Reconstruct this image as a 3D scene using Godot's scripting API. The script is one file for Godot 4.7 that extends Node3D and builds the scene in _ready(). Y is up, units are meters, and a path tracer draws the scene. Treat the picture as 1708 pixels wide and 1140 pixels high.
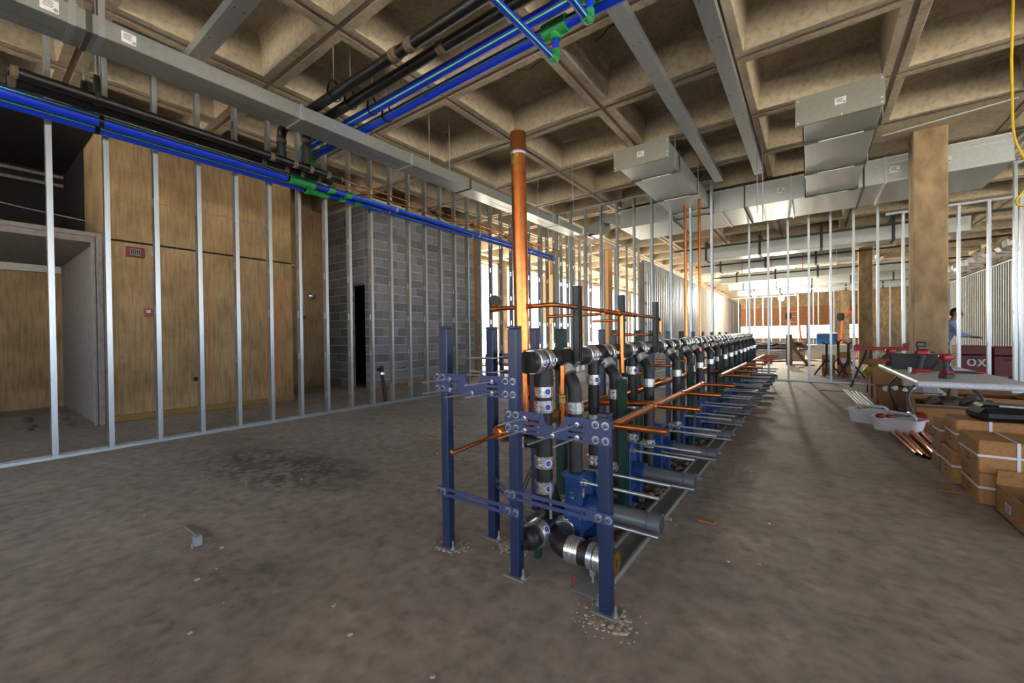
extends Node3D
# Interior of a building under construction: waffle slab, steel-stud partitions, a row of plumbing fixture carriers, pipework and ducts.

class MB:
	var v := PackedVector3Array()
	var n := PackedVector3Array()
	var u := PackedVector2Array()
	var c := PackedColorArray()
	func tri(a: Vector3, b: Vector3, d: Vector3, na: Vector3, nb: Vector3, nd: Vector3):
		if (b - a).cross(d - a).dot(na + nb + nd) > 0.0:
			v.append_array([a, d, b]); n.append_array([na, nd, nb])
		else:
			v.append_array([a, b, d]); n.append_array([na, nb, nd])
	func quad(a: Vector3, b: Vector3, d: Vector3, e: Vector3, nn: Vector3):
		tri(a, b, d, nn, nn, nn); tri(a, d, e, nn, nn, nn)
	func quads(a: Vector3, b: Vector3, d: Vector3, e: Vector3, na: Vector3, nb: Vector3, nd: Vector3, ne: Vector3):
		tri(a, b, d, na, nb, nd); tri(a, d, e, na, nd, ne)
	func face(a: Vector3, b: Vector3, d: Vector3, e: Vector3, inside: Vector3):   # flat quad whose normal points away from a point
		var nn := (b - a).cross(d - a).normalized()
		if nn.dot(a + b + d + e - 4.0 * inside) < 0.0: nn = -nn
		quad(a, b, d, e, nn)
	func box(p: Vector3, s: Vector3, ch := 0.0, bs := Basis()):
		var h := s * 0.5
		if ch <= 0.0:
			for ax in 3:
				for sg in [-1.0, 1.0]:
					var d := Vector3(); d[ax] = sg
					var e := Vector3(); e[(ax + 1) % 3] = h[(ax + 1) % 3]
					var f := Vector3(); f[(ax + 2) % 3] = h[(ax + 2) % 3]
					var o := p + bs * (d * h[ax])
					quad(o - bs * e - bs * f, o + bs * e - bs * f, o + bs * e + bs * f, o - bs * e + bs * f, bs * d)
			return
		var k := h - Vector3.ONE * ch
		for ax in 3:
			var i := (ax + 1) % 3
			var j := (ax + 2) % 3
			for sg in [-1.0, 1.0]:
				var d := Vector3(); d[ax] = sg
				var e := Vector3(); e[i] = k[i]
				var f := Vector3(); f[j] = k[j]
				var o := p + bs * (d * h[ax])
				quad(o - bs * e - bs * f, o + bs * e - bs * f, o + bs * e + bs * f, o - bs * e + bs * f, bs * d)
			for s1 in [-1.0, 1.0]:
				for s2 in [-1.0, 1.0]:
					var a := Vector3(); a[i] = s1 * h[i]; a[j] = s2 * k[j]
					var b := Vector3(); b[i] = s1 * k[i]; b[j] = s2 * h[j]
					var d := Vector3(); d[ax] = k[ax]
					var nn := Vector3(); nn[i] = s1; nn[j] = s2
					quad(p + bs * (a - d), p + bs * (b - d), p + bs * (b + d), p + bs * (a + d), bs * nn.normalized())
		for sx in [-1.0, 1.0]:
			for sy in [-1.0, 1.0]:
				for sz in [-1.0, 1.0]:
					var q := Vector3(sx, sy, sz)
					var nn := bs * q.normalized()
					tri(p + bs * (q * Vector3(h.x, k.y, k.z)), p + bs * (q * Vector3(k.x, h.y, k.z)), p + bs * (q * Vector3(k.x, k.y, h.z)), nn, nn, nn)
	func span(a: Vector3, b: Vector3, ch := 0.0):                                  # a box between two corners
		box((a + b) * 0.5, (b - a).abs(), ch)
	func frame(d: Vector3) -> Basis:
		var up := Vector3.UP if absf(d.y) < 0.95 else Vector3.RIGHT
		var x := up.cross(d).normalized()
		return Basis(x, d.cross(x).normalized(), d)
	func bar(a: Vector3, b: Vector3, w: float, h: float, ch := 0.0):              # a rectangular bar from a to b
		var d := (b - a).normalized()
		box((a + b) * 0.5, Vector3(w, h, a.distance_to(b)), ch, frame(d))
	func tube(p: Array, r, seg := 12, cap := true):                               # p points; r one radius or one per point
		var k := p.size()
		var fr := Basis()
		var last := []
		for i in k:
			var d: Vector3
			if i == 0: d = (p[1] - p[0]).normalized()
			elif i == k - 1: d = (p[i] - p[i - 1]).normalized()
			else:
				d = ((p[i] - p[i - 1]).normalized() + (p[i + 1] - p[i]).normalized()).normalized()
			if i == 0: fr = frame(d)
			else:
				var x: Vector3 = (fr.x - d * fr.x.dot(d)).normalized()
				fr = Basis(x, d.cross(x), d)
			var rr: float = r[i] if r is Array else r
			var ring := []
			for j in seg:
				var an := TAU * j / seg
				var nn := fr.x * cos(an) + fr.y * sin(an)
				ring.append([p[i] + nn * rr, nn])
			if i > 0:
				for j in seg:
					var m := (j + 1) % seg
					if last[j][0].distance_squared_to(ring[j][0]) < 1e-12: continue
					quads(last[j][0], last[m][0], ring[m][0], ring[j][0], last[j][1], last[m][1], ring[m][1], ring[j][1])
			if cap and (i == 0 or i == k - 1):
				var cn := -d if i == 0 else d
				for j in range(1, seg - 1):
					tri(ring[0][0], ring[j][0], ring[j + 1][0], cn, cn, cn)
			last = ring
	func cyl(a: Vector3, b: Vector3, r: float, seg := 12, cap := true):
		tube([a, b], r, seg, cap)
	func lathe(o: Vector3, axis: Vector3, prof: Array, seg := 16):                  # prof: [radius, distance along the axis]; flat-shaded along the profile
		var fr := frame(axis.normalized())
		for i in prof.size() - 1:
			var a = prof[i]; var b = prof[i + 1]
			var dr: float = b[0] - a[0]; var dh: float = b[1] - a[1]
			var l := sqrt(dr * dr + dh * dh)
			if l < 1e-7: continue
			for j in seg:
				var a0 := TAU * j / seg; var a1 := TAU * (j + 1) / seg
				var r0 := fr.x * cos(a0) + fr.y * sin(a0); var r1 := fr.x * cos(a1) + fr.y * sin(a1)
				var n0 := (r0 * dh - fr.z * dr) / l; var n1 := (r1 * dh - fr.z * dr) / l
				var p0: Vector3 = o + fr.z * a[1]; var p1: Vector3 = o + fr.z * b[1]
				if a[0] < 1e-6: tri(p0, p1 + r0 * b[0], p1 + r1 * b[0], n0, n0, n1)
				elif b[0] < 1e-6: tri(p1, p0 + r0 * a[0], p0 + r1 * a[0], n0, n0, n1)
				else: quads(p0 + r0 * a[0], p0 + r1 * a[0], p1 + r1 * b[0], p1 + r0 * b[0], n0, n1, n1, n0)
	func ball(o: Vector3, r: float, seg := 12, sq := 1.0):
		var pr := []
		for i in 9: pr.append([maxf(0.0, r * sin(PI * i / 8)), -r * sq * cos(PI * i / 8)])
		lathe(o, Vector3.UP, pr, seg)
	func trap(x0: float, x1: float, l0: float, h0: float, l1: float, h1: float, z0: float, z1: float):   # a slice of a plate that stands in the xy plane
		var a := Vector3(x0, l0, z0); var b := Vector3(x1, l1, z0); var d := Vector3(x1, h1, z0); var e := Vector3(x0, h0, z0)
		var t := Vector3(0, 0, z1 - z0)
		var m := (a + b + d + e) * 0.25 + t * 0.5
		face(a, b, d, e, m); face(a + t, b + t, d + t, e + t, m)
		face(a, b, b + t, a + t, m); face(e, d, d + t, e + t, m); face(a, e, e + t, a + t, m); face(b, d, d + t, b + t, m)
	func prism(poly: PackedVector2Array, depth: float, xf: Transform3D):           # polygon in xy, extruded along z
		var ix := Geometry2D.triangulate_polygon(poly)
		var z0 := xf.basis.z.normalized()
		for i in range(0, ix.size(), 3):
			var q := []
			for j in 3: q.append(Vector3(poly[ix[i + j]].x, poly[ix[i + j]].y, 0))
			tri(xf * q[0], xf * q[1], xf * q[2], -z0, -z0, -z0)
			var t := Vector3(0, 0, depth)
			tri(xf * (q[0] + t), xf * (q[1] + t), xf * (q[2] + t), z0, z0, z0)
		var area := 0.0
		for i in poly.size(): area += poly[i].cross(poly[(i + 1) % poly.size()])
		for i in poly.size():
			var a := poly[i]; var b := poly[(i + 1) % poly.size()]
			var e := (b - a).normalized() * signf(area)
			quad(xf * Vector3(a.x, a.y, 0), xf * Vector3(b.x, b.y, 0), xf * Vector3(b.x, b.y, depth), xf * Vector3(a.x, a.y, depth), (xf.basis * Vector3(e.y, -e.x, 0)).normalized())
	func mesh() -> ArrayMesh:
		var a := []
		a.resize(Mesh.ARRAY_MAX)
		a[Mesh.ARRAY_VERTEX] = v
		a[Mesh.ARRAY_NORMAL] = n
		if u.size() == v.size(): a[Mesh.ARRAY_TEX_UV] = u
		if c.size() == v.size(): a[Mesh.ARRAY_COLOR] = c
		var m := ArrayMesh.new()
		m.add_surface_from_arrays(Mesh.PRIMITIVE_TRIANGLES, a)
		return m

const ORD := ["first", "second", "third", "fourth", "fifth", "sixth", "seventh", "eighth", "ninth", "tenth", "eleventh", "twelfth", "thirteenth", "fourteenth", "fifteenth", "sixteenth", "seventeenth", "eighteenth"]
var M := {}
var used := {}
var rng := RandomNumberGenerator.new()

func V(x, y, z) -> Vector3: return Vector3(x, y, z)

func numbered(s: String) -> String:
	used[s] = used.get(s, -1) + 1
	return s if used[s] == 0 else "%s_%03d" % [s, used[s]]

func tag(o, label, category, group = ""):
	o.set_meta("label", label); o.set_meta("category", category)
	if group: o.set_meta("group", group)
	return o

func thing(called: String, label: String, category: String, at := Vector3.ZERO, turn := 0.0, group := "") -> Node3D:
	var o := Node3D.new()
	o.name = numbered(called)
	add_child(o)
	o.position = at; o.rotation.y = turn
	tag(o, label, category, group)
	return o

func put(parent, called: String, mesh, mat, at := Vector3.ZERO, label := "") -> MeshInstance3D:
	var o := MeshInstance3D.new()
	o.mesh = mesh.mesh() if mesh is MB else mesh
	o.material_override = mat
	if parent == self: called = numbered(called)
	o.name = called
	parent.add_child(o, true)
	o.position = at
	if label: o.set_meta("label", label)
	return o

func struct(called: String, mesh, mat, parent = self) -> MeshInstance3D:
	var o := put(parent, called, mesh, mat)
	o.set_meta("kind", "structure")
	return o

func single(called: String, mesh, mat, label: String, category: String, group := "") -> MeshInstance3D:
	return tag(put(self, called, mesh, mat), label, category, group)

func dup(o: Node3D, at: Vector3, label: String, turn := NAN) -> Node3D:
	var base: String = o.get_meta("base") if o.has_meta("base") else String(o.name)
	var r := o.duplicate()
	r.name = numbered(base)
	add_child(r)
	r.position = at
	if not is_nan(turn): r.rotation.y = turn
	r.set_meta("label", label)
	return r

func boxm(s: Vector3, ch := 0.0, at := Vector3.ZERO) -> MB:
	var m := MB.new(); m.box(at, s, ch); return m

func spanm(a: Vector3, b: Vector3, ch := 0.0) -> MB:
	var m := MB.new(); m.span(a, b, ch); return m

func tubem(p: Array, r, seg := 14, cap := true) -> MB:
	var m := MB.new(); m.tube(p, r, seg, cap); return m

func bend(a: Vector3, b: Vector3, d: Vector3, r: float, k := 7) -> Array:          # rounded corner at b between a and d
	var e := (a - b).normalized(); var f := (d - b).normalized()
	var half := e.angle_to(f) * 0.5
	var t: float = minf(r / tan(half), minf(a.distance_to(b), d.distance_to(b)) * 0.98)
	r = t * tan(half)
	var o := b + (e + f).normalized() * (r / sin(half))
	var p0: Vector3 = b + e * t - o; var p1: Vector3 = b + f * t - o
	var out := []
	for i in k + 1: out.append(o + p0.slerp(p1, float(i) / k))
	return out

func path(pts: Array, r: float) -> Array:
	var out := [pts[0]]
	for i in range(1, pts.size() - 1): out.append_array(bend(pts[i - 1], pts[i], pts[i + 1], r))
	out.append(pts[-1])
	return out

func noise_tex(freq: float, ramp: Array, seed_ := 1, oct := 5, size := 512, normal := 0.0, kind := FastNoiseLite.TYPE_SIMPLEX_SMOOTH) -> NoiseTexture2D:
	var f := FastNoiseLite.new()
	f.noise_type = kind; f.seed = seed_; f.frequency = freq; f.fractal_octaves = oct; f.fractal_gain = 0.55
	var t := NoiseTexture2D.new()
	t.width = size; t.height = size; t.seamless = true; t.noise = f
	if normal > 0.0:
		t.as_normal_map = true; t.bump_strength = normal
	else:
		var g := Gradient.new()
		var offs := PackedFloat32Array(); var cols := PackedColorArray()
		for q in ramp:
			offs.append(q[0]); cols.append(q[1])
		g.offsets = offs; g.colors = cols
		t.color_ramp = g
	return t

func g(x: float, a := 1.0) -> Color: return Color(x, x, x, a)

func mat(col: Color, rough := 0.7, metal := 0.0, tex = null, scale = Vector3.ONE, nrm = null, nscale := 0.6, detail = null, dscale = Vector3.ONE) -> StandardMaterial3D:
	var m := StandardMaterial3D.new()
	m.albedo_color = col; m.roughness = rough; m.metallic = metal
	if tex:
		m.albedo_texture = tex
	if nrm:
		m.normal_enabled = true; m.normal_texture = nrm; m.normal_scale = nscale
	if tex or nrm:
		m.uv1_triplanar = true; m.uv1_world_triplanar = true; m.uv1_scale = scale; m.uv1_triplanar_sharpness = 4.0
	if detail:
		m.detail_enabled = true; m.detail_blend_mode = BaseMaterial3D.BLEND_MODE_MUL; m.detail_albedo = detail
		m.detail_uv_layer = BaseMaterial3D.DETAIL_UV_2
		m.uv2_triplanar = true; m.uv2_world_triplanar = true; m.uv2_scale = dscale
	return m

func materials():
	var fine_n := noise_tex(0.05, [], 3, 5, 512, 4.0)
	var patch := noise_tex(0.006, [[0.0, Color(0.78, 0.76, 0.74)], [0.5, Color(0.92, 0.91, 0.90)], [1.0, Color(1, 1, 1)]], 21, 5)
	var grain := noise_tex(0.03, [[0.0, g(0.80)], [0.45, g(0.95)], [1.0, g(1.0)]], 5, 6)
	M.floor = mat(Color(1, 1, 1), 0.68, 0, floor_picture(), Vector3.ONE / 13.0, fine_n, 0.06, noise_tex(0.02, [[0.0, g(0.80)], [0.42, g(0.94)], [0.7, g(1.0)], [1.0, g(1.0)]], 41, 7), Vector3(0.8, 0.8, 0.8))
	M.ceil = mat(Color(0.80, 0.745, 0.635), 0.85, 0, grain, V(0.7, 0.7, 0.7), fine_n, 0.2, patch, V(0.23, 0.23, 0.23))
	M.joint = mat(Color(0.60, 0.53, 0.45), 0.95, 0, grain, V(2.5, 2.5, 2.5), fine_n, 1.2)
	var streak := noise_tex(0.02, [[0.0, Color(0.80, 0.74, 0.66)], [0.3, Color(0.91, 0.88, 0.83)], [0.6, Color(0.98, 0.96, 0.93)], [1.0, Color(1, 1, 1)]], 31, 6)
	M.conc = mat(Color(0.72, 0.625, 0.475), 0.88, 0, streak, V(2.2, 0.17, 2.2), fine_n, 0.2, patch, V(0.4, 0.4, 0.4))
	M.concred = mat(Color(0.69, 0.53, 0.38), 0.88, 0, streak, V(2.2, 0.17, 2.2), fine_n, 0.2)
	M.dullred = mat(Color(0.47, 0.17, 0.15), 0.6)
	M.strut = mat(Color(0.27, 0.29, 0.28), 0.45, 0.3, grain, V(3, 3, 3))
	M.column = mat(Color(0.74, 0.645, 0.50), 0.88, 0, patch, V(1.4, 0.7, 1.4), fine_n, 0.12, patch, V(0.6, 0.3, 0.6))
	M.drywall = mat(Color(0.55, 0.52, 0.50), 0.9, 0, grain, V(0.5, 0.5, 0.5))
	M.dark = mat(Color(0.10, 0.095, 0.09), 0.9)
	M.mortar = mat(Color(0.84, 0.82, 0.74), 0.95, 0, grain, V(3, 3, 3), fine_n, 1.0)
	for i in 4:
		var k: float = [0.46, 0.53, 0.50, 0.56][i]
		M["cmu%d" % i] = mat(Color(k, k * 1.03, k * 1.07), 0.93, 0, grain, V(2.2, 2.2, 2.2), fine_n, 0.4)
	var spangle := noise_tex(0.045, [[0.0, g(0.93)], [0.5, g(0.97)], [1.0, g(1.0)]], 14, 3, 512, 0.0, FastNoiseLite.TYPE_CELLULAR)
	M.galv = mat(Color(0.78, 0.81, 0.83), 0.38, 0.85, spangle, V(1.6, 1.6, 1.6))
	M.stud = mat(Color(0.76, 0.79, 0.81), 0.36, 0.88, spangle, V(2.2, 0.5, 2.2))
	M.duct = mat(Color(0.74, 0.77, 0.76), 0.40, 0.9, spangle, V(0.8, 0.8, 0.8))
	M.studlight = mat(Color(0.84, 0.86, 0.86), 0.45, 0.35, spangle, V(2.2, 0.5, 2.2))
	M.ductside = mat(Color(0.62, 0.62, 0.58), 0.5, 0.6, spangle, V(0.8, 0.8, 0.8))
	M.seal = mat(Color(0.24, 0.24, 0.23), 0.7)
	M.zinc = mat(Color(0.78, 0.80, 0.82), 0.32, 0.85)
	M.band = mat(Color(0.86, 0.86, 0.85), 0.25, 0.9)
	M.navy = mat(Color(0.10, 0.165, 0.315), 0.42, 0.0, grain, V(3, 3, 3))
	M.navy.clearcoat_enabled = true; M.navy.clearcoat = 0.35; M.navy.clearcoat_roughness = 0.3
	M.plate = mat(Color(0.235, 0.27, 0.44), 0.5, 0.0, grain, V(3, 3, 3))
	M.carrier = mat(Color(0.10, 0.25, 0.47), 0.45, 0.0, grain, V(3, 3, 3))
	M.green = mat(Color(0.09, 0.25, 0.19), 0.5, 0.0, grain, V(3, 3, 3))
	M.maroon = mat(Color(0.27, 0.10, 0.11), 0.6)
	M.iron = mat(Color(0.135, 0.125, 0.125), 0.48, 0.0, grain, V(3, 3, 3), fine_n, 0.5)
	M.black = mat(Color(0.055, 0.055, 0.06), 0.38)
	M.wrap = mat(Color(0.065, 0.062, 0.06), 0.40, 0.0, grain, V(3, 3, 3), fine_n, 0.4)
	M.nozzle = mat(Color(0.37, 0.375, 0.39), 0.33)
	var cop := noise_tex(0.02, [[0.0, Color(0.88, 0.80, 0.74)], [0.45, Color(0.97, 0.95, 0.92)], [1.0, Color(1, 1, 1)]], 9, 4)
	M.copper = mat(Color(0.87, 0.53, 0.30), 0.24, 0.95, cop, V(2.0, 2.0, 2.0))
	M.solder = mat(Color(0.62, 0.52, 0.25), 0.35, 0.8, cop, V(3, 3, 3))
	M.brass = mat(Color(0.58, 0.42, 0.12), 0.4, 0.7)
	M.bluepipe = mat(Color(0.035, 0.20, 0.78), 0.40)
	M.greenfit = mat(Color(0.13, 0.52, 0.27), 0.45)
	M.stripe = mat(Color(0.47, 0.86, 0.30), 0.5)
	M.white = mat(Color(0.86, 0.86, 0.85), 0.6)
	M.offwhite = mat(Color(0.80, 0.81, 0.80), 0.5, 0, grain, V(2, 2, 2))
	M.table = mat(Color(0.88, 0.88, 0.91), 0.45, 0, grain, V(2, 2, 2))
	M.leg = mat(Color(0.36, 0.36, 0.37), 0.4, 0.3)
	M.card = mat(Color(0.70, 0.505, 0.30), 0.85, 0, grain, V(1.6, 1.6, 1.6))
	M.card2 = mat(Color(0.64, 0.47, 0.31), 0.85, 0, grain, V(1.6, 1.6, 1.6))
	M.cardshade = mat(Color(0.46, 0.32, 0.18), 0.9)  # darker card colour standing in for shade inside open boxes
	M.strap = mat(Color(0.87, 0.87, 0.90), 0.35)
	M.print = mat(Color(0.30, 0.22, 0.15), 0.8)
	M.bag = mat(Color(0.06, 0.06, 0.07), 0.45)
	M.red = mat(Color(0.62, 0.10, 0.10), 0.4)
	M.redchest = mat(Color(0.42, 0.10, 0.09), 0.45)
	M.yellow = mat(Color(0.86, 0.72, 0.09), 0.5)
	M.yellowdull = mat(Color(0.66, 0.60, 0.22), 0.6)
	M.bluebox = mat(Color(0.16, 0.36, 0.60), 0.5)
	M.wood = mat(Color(0.66, 0.48, 0.28), 0.8, 0, streak, V(3, 0.4, 3))
	M.ply = mat(Color(0.62, 0.43, 0.27), 0.8, 0, streak, V(0.8, 0.5, 0.8))
	M.orange = mat(Color(0.80, 0.33, 0.13), 0.5)
	M.strip = mat(Color(0.55, 0.555, 0.53), 0.55, 0.35, spangle, V(1, 1, 1))
	M.rubble = mat(Color(0.40, 0.345, 0.28), 0.95, 0, grain, V(4, 4, 4), fine_n, 1.5)
	M.dust = mat(Color(0.72, 0.66, 0.58), 0.95, 0, grain, V(6, 6, 6))
	M.ground = mat(Color(0.84, 0.82, 0.78), 0.9)
	M.skin = mat(Color(0.62, 0.42, 0.32), 0.6)
	M.shirt = mat(Color(0.55, 0.63, 0.78), 0.85)
	M.jeans = mat(Color(0.17, 0.26, 0.45), 0.85)
	M.hair = mat(Color(0.16, 0.11, 0.08), 0.8)
	M.glass = mat(Color(0.9, 0.95, 0.95, 0.08), 0.03)
	M.glass.transparency = BaseMaterial3D.TRANSPARENCY_ALPHA
	M.lampglow = mat(Color(1, 1, 0.95), 0.5)
	M.lampglow.emission_enabled = true; M.lampglow.emission = Color(1.0, 0.97, 0.9); M.lampglow.emission_energy_multiplier = 14.0

func floor_picture() -> ImageTexture:                                               # worn slab: cloudy wear, trowel streaks, pale dust and a black scuffed area, 13 m across
	var n := 1600
	var pic := Image.create(n, n, false, Image.FORMAT_RGB8)
	var ns := []
	for q in [[0.004, 5, 51], [0.02, 5, 52], [0.08, 4, 53], [0.008, 5, 54]]:
		var f := FastNoiseLite.new()
		f.noise_type = FastNoiseLite.TYPE_SIMPLEX_SMOOTH; f.frequency = q[0]; f.fractal_octaves = q[1]; f.seed = q[2]; f.fractal_gain = 0.6
		ns.append(f.get_seamless_image(n, n).get_data())
	var k := 13.0 / n
	var out := PackedByteArray(); out.resize(n * n * 3)
	for y in n:
		var wz := y * k
		if wz > 1.0: wz -= 13.0
		for x in n:
			var wx := x * k
			if wx > 3.0: wx -= 13.0
			var i := y * n + x
			var big: float = ns[0][i] / 255.0; var mid: float = ns[1][i] / 255.0; var fine: float = ns[2][i] / 255.0
			var streak: float = ns[3][((y * 3 + x / 2) % n) * n + (x / 2 + y / 3) % n] / 255.0
			var dusty := clampf((-wx - 1.6) * 0.45, 0.0, 1.0) * clampf(0.35 + 1.3 * big, 0.0, 1.0)   # pale cement dust lies thicker towards the stud wall
			var v := 0.62 + 0.12 * (big - 0.5) + 0.06 * (mid - 0.5) + 0.04 * (fine - 0.5) + 0.06 * (streak - 0.5) + 0.035 * dusty
			var spot := clampf((mid * 0.7 + fine * 0.3 - 0.68) * 5.0, 0.0, 1.0)
			v += 0.07 * spot
			var dx := (wx + 3.95) / 0.85; var dz := (wz + 1.72 + 0.12 * (wx + 3.95)) / 0.38
			var d := dx * dx + dz * dz
			if d < 2.2: v -= clampf(1.25 - d * 0.6, 0.0, 1.0) * clampf((fine * 0.55 + mid * 0.45 - 0.40) * 5.0, 0.0, 1.0) * 0.26
			var warm := (0.5 + 0.5 * (big - 0.5) * 2.0) - 2.2 * dusty
			if fine * 0.5 + streak * 0.5 < 0.30: v -= 0.05
			out[i * 3] = int(clampf(v + 0.012 * warm, 0, 1) * 255.0)
			out[i * 3 + 1] = int(clampf(v * 0.930 - 0.005 * warm, 0, 1) * 255.0)
			out[i * 3 + 2] = int(clampf(v * 0.858 - 0.016 * warm, 0, 1) * 255.0)
	pic.set_data(n, n, false, Image.FORMAT_RGB8, out)
	return ImageTexture.create_from_image(pic)

const XS := [-11.7, -10.15, -8.6, -7.03, -5.47, -3.92, -2.35, -0.72, 0.85, 2.4, 3.95, 5.5, 7.05, 8.6, 10.15, 11.7]
const SOFFIT := 4.36

func _ready():
	var cam := Camera3D.new()
	cam.name = "camera"
	cam.fov = rad_to_deg(2.0 * atan(570.0 / 680.0))
	cam.position = V(0, 1.15, 0)
	cam.rotation = V(deg_to_rad(-0.55), deg_to_rad(36.2), deg_to_rad(-0.67))
	cam.near = 0.05; cam.far = 300.0
	add_child(cam)
	cam.current = true
	var we := WorldEnvironment.new()
	we.name = "world_environment"
	var e := Environment.new()
	var sm := ProceduralSkyMaterial.new()
	sm.sky_top_color = Color(0.72, 0.83, 0.98); sm.sky_horizon_color = Color(0.90, 0.94, 0.99)
	sm.ground_horizon_color = Color(0.80, 0.79, 0.76); sm.ground_bottom_color = Color(0.62, 0.60, 0.57)
	sm.sky_curve = 0.2
	var sky := Sky.new()
	sky.sky_material = sm
	e.background_mode = Environment.BG_SKY; e.sky = sky
	e.background_energy_multiplier = 1.6
	e.tonemap_mode = Environment.TONE_MAPPER_LINEAR
	e.tonemap_exposure = 4.3
	e.sdfgi_enabled = true; e.ssao_enabled = true; e.ssil_enabled = true
	we.environment = e
	add_child(we)
	var sun := DirectionalLight3D.new()
	sun.name = "sun"
	sun.light_color = Color(1.0, 0.95, 0.87); sun.light_energy = 6.0; sun.light_angular_distance = 0.6; sun.shadow_enabled = true
	sun.sky_mode = DirectionalLight3D.SKY_MODE_LIGHT_ONLY
	sun.rotation_degrees = V(-46, -122, 0)
	add_child(sun)
	rng.seed = 7
	materials()
	shell()
	left_side()
	ceiling_services()
	far_rooms()
	battery()
	right_side()
	far_things()

func ceiling_mesh() -> Array:
	var m := MB.new(); var jt := MB.new()
	var zs := []
	for k in range(-9, 25): zs.append(-5.43 - 1.525 * k)
	for i in XS.size() - 1:
		for k in zs.size() - 1:
			var x0: float = XS[i]; var x1: float = XS[i + 1]; var z1: float = zs[k]; var z0: float = zs[k + 1]
			var solid := false
			for cz in [-9.2, -20.2, -31.2]:
				if x0 > 0.8 and x1 < 2.5 and (z0 + z1) * 0.5 > cz - 2.2 and (z0 + z1) * 0.5 < cz + 0.9: solid = true
			if solid or z1 > 4.0:
				m.quad(V(x0, SOFFIT, z0), V(x1, SOFFIT, z0), V(x1, SOFFIT, z1), V(x0, SOFFIT, z1), Vector3.DOWN)
				continue
			var rings := []                                                         # inset from the cell's edge, height
			for q in [[0.0, 0.012], [0.026, 0.012], [0.032, 0.0], [0.118, 0.0], [0.125, 0.012], [0.165, 0.36], [0.18, 0.41], [0.22, 0.435]]:
				var y: float = SOFFIT + q[1]; var w: float = q[0]
				rings.append([V(x0 + w, y, z0 + w), V(x1 - w, y, z0 + w), V(x1 - w, y, z1 - w), V(x0 + w, y, z1 - w)])
			var mid := V((x0 + x1) * 0.5, SOFFIT - 6.0, (z0 + z1) * 0.5)
			for r in rings.size() - 1:
				var to: MB = jt if r < 2 else m
				for s in 4:
					var a: Vector3 = rings[r][s]; var b: Vector3 = rings[r][(s + 1) % 4]; var c: Vector3 = rings[r + 1][(s + 1) % 4]; var d: Vector3 = rings[r + 1][s]
					var nn := (b - a).cross(c - a).normalized()
					if nn.dot(mid - a) < 0.0: nn = -nn
					to.quad(a, b, c, d, nn)
			var t: Array = rings[-1]
			m.quad(t[0], t[1], t[2], t[3], Vector3.DOWN)
	return [m, jt]

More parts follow.
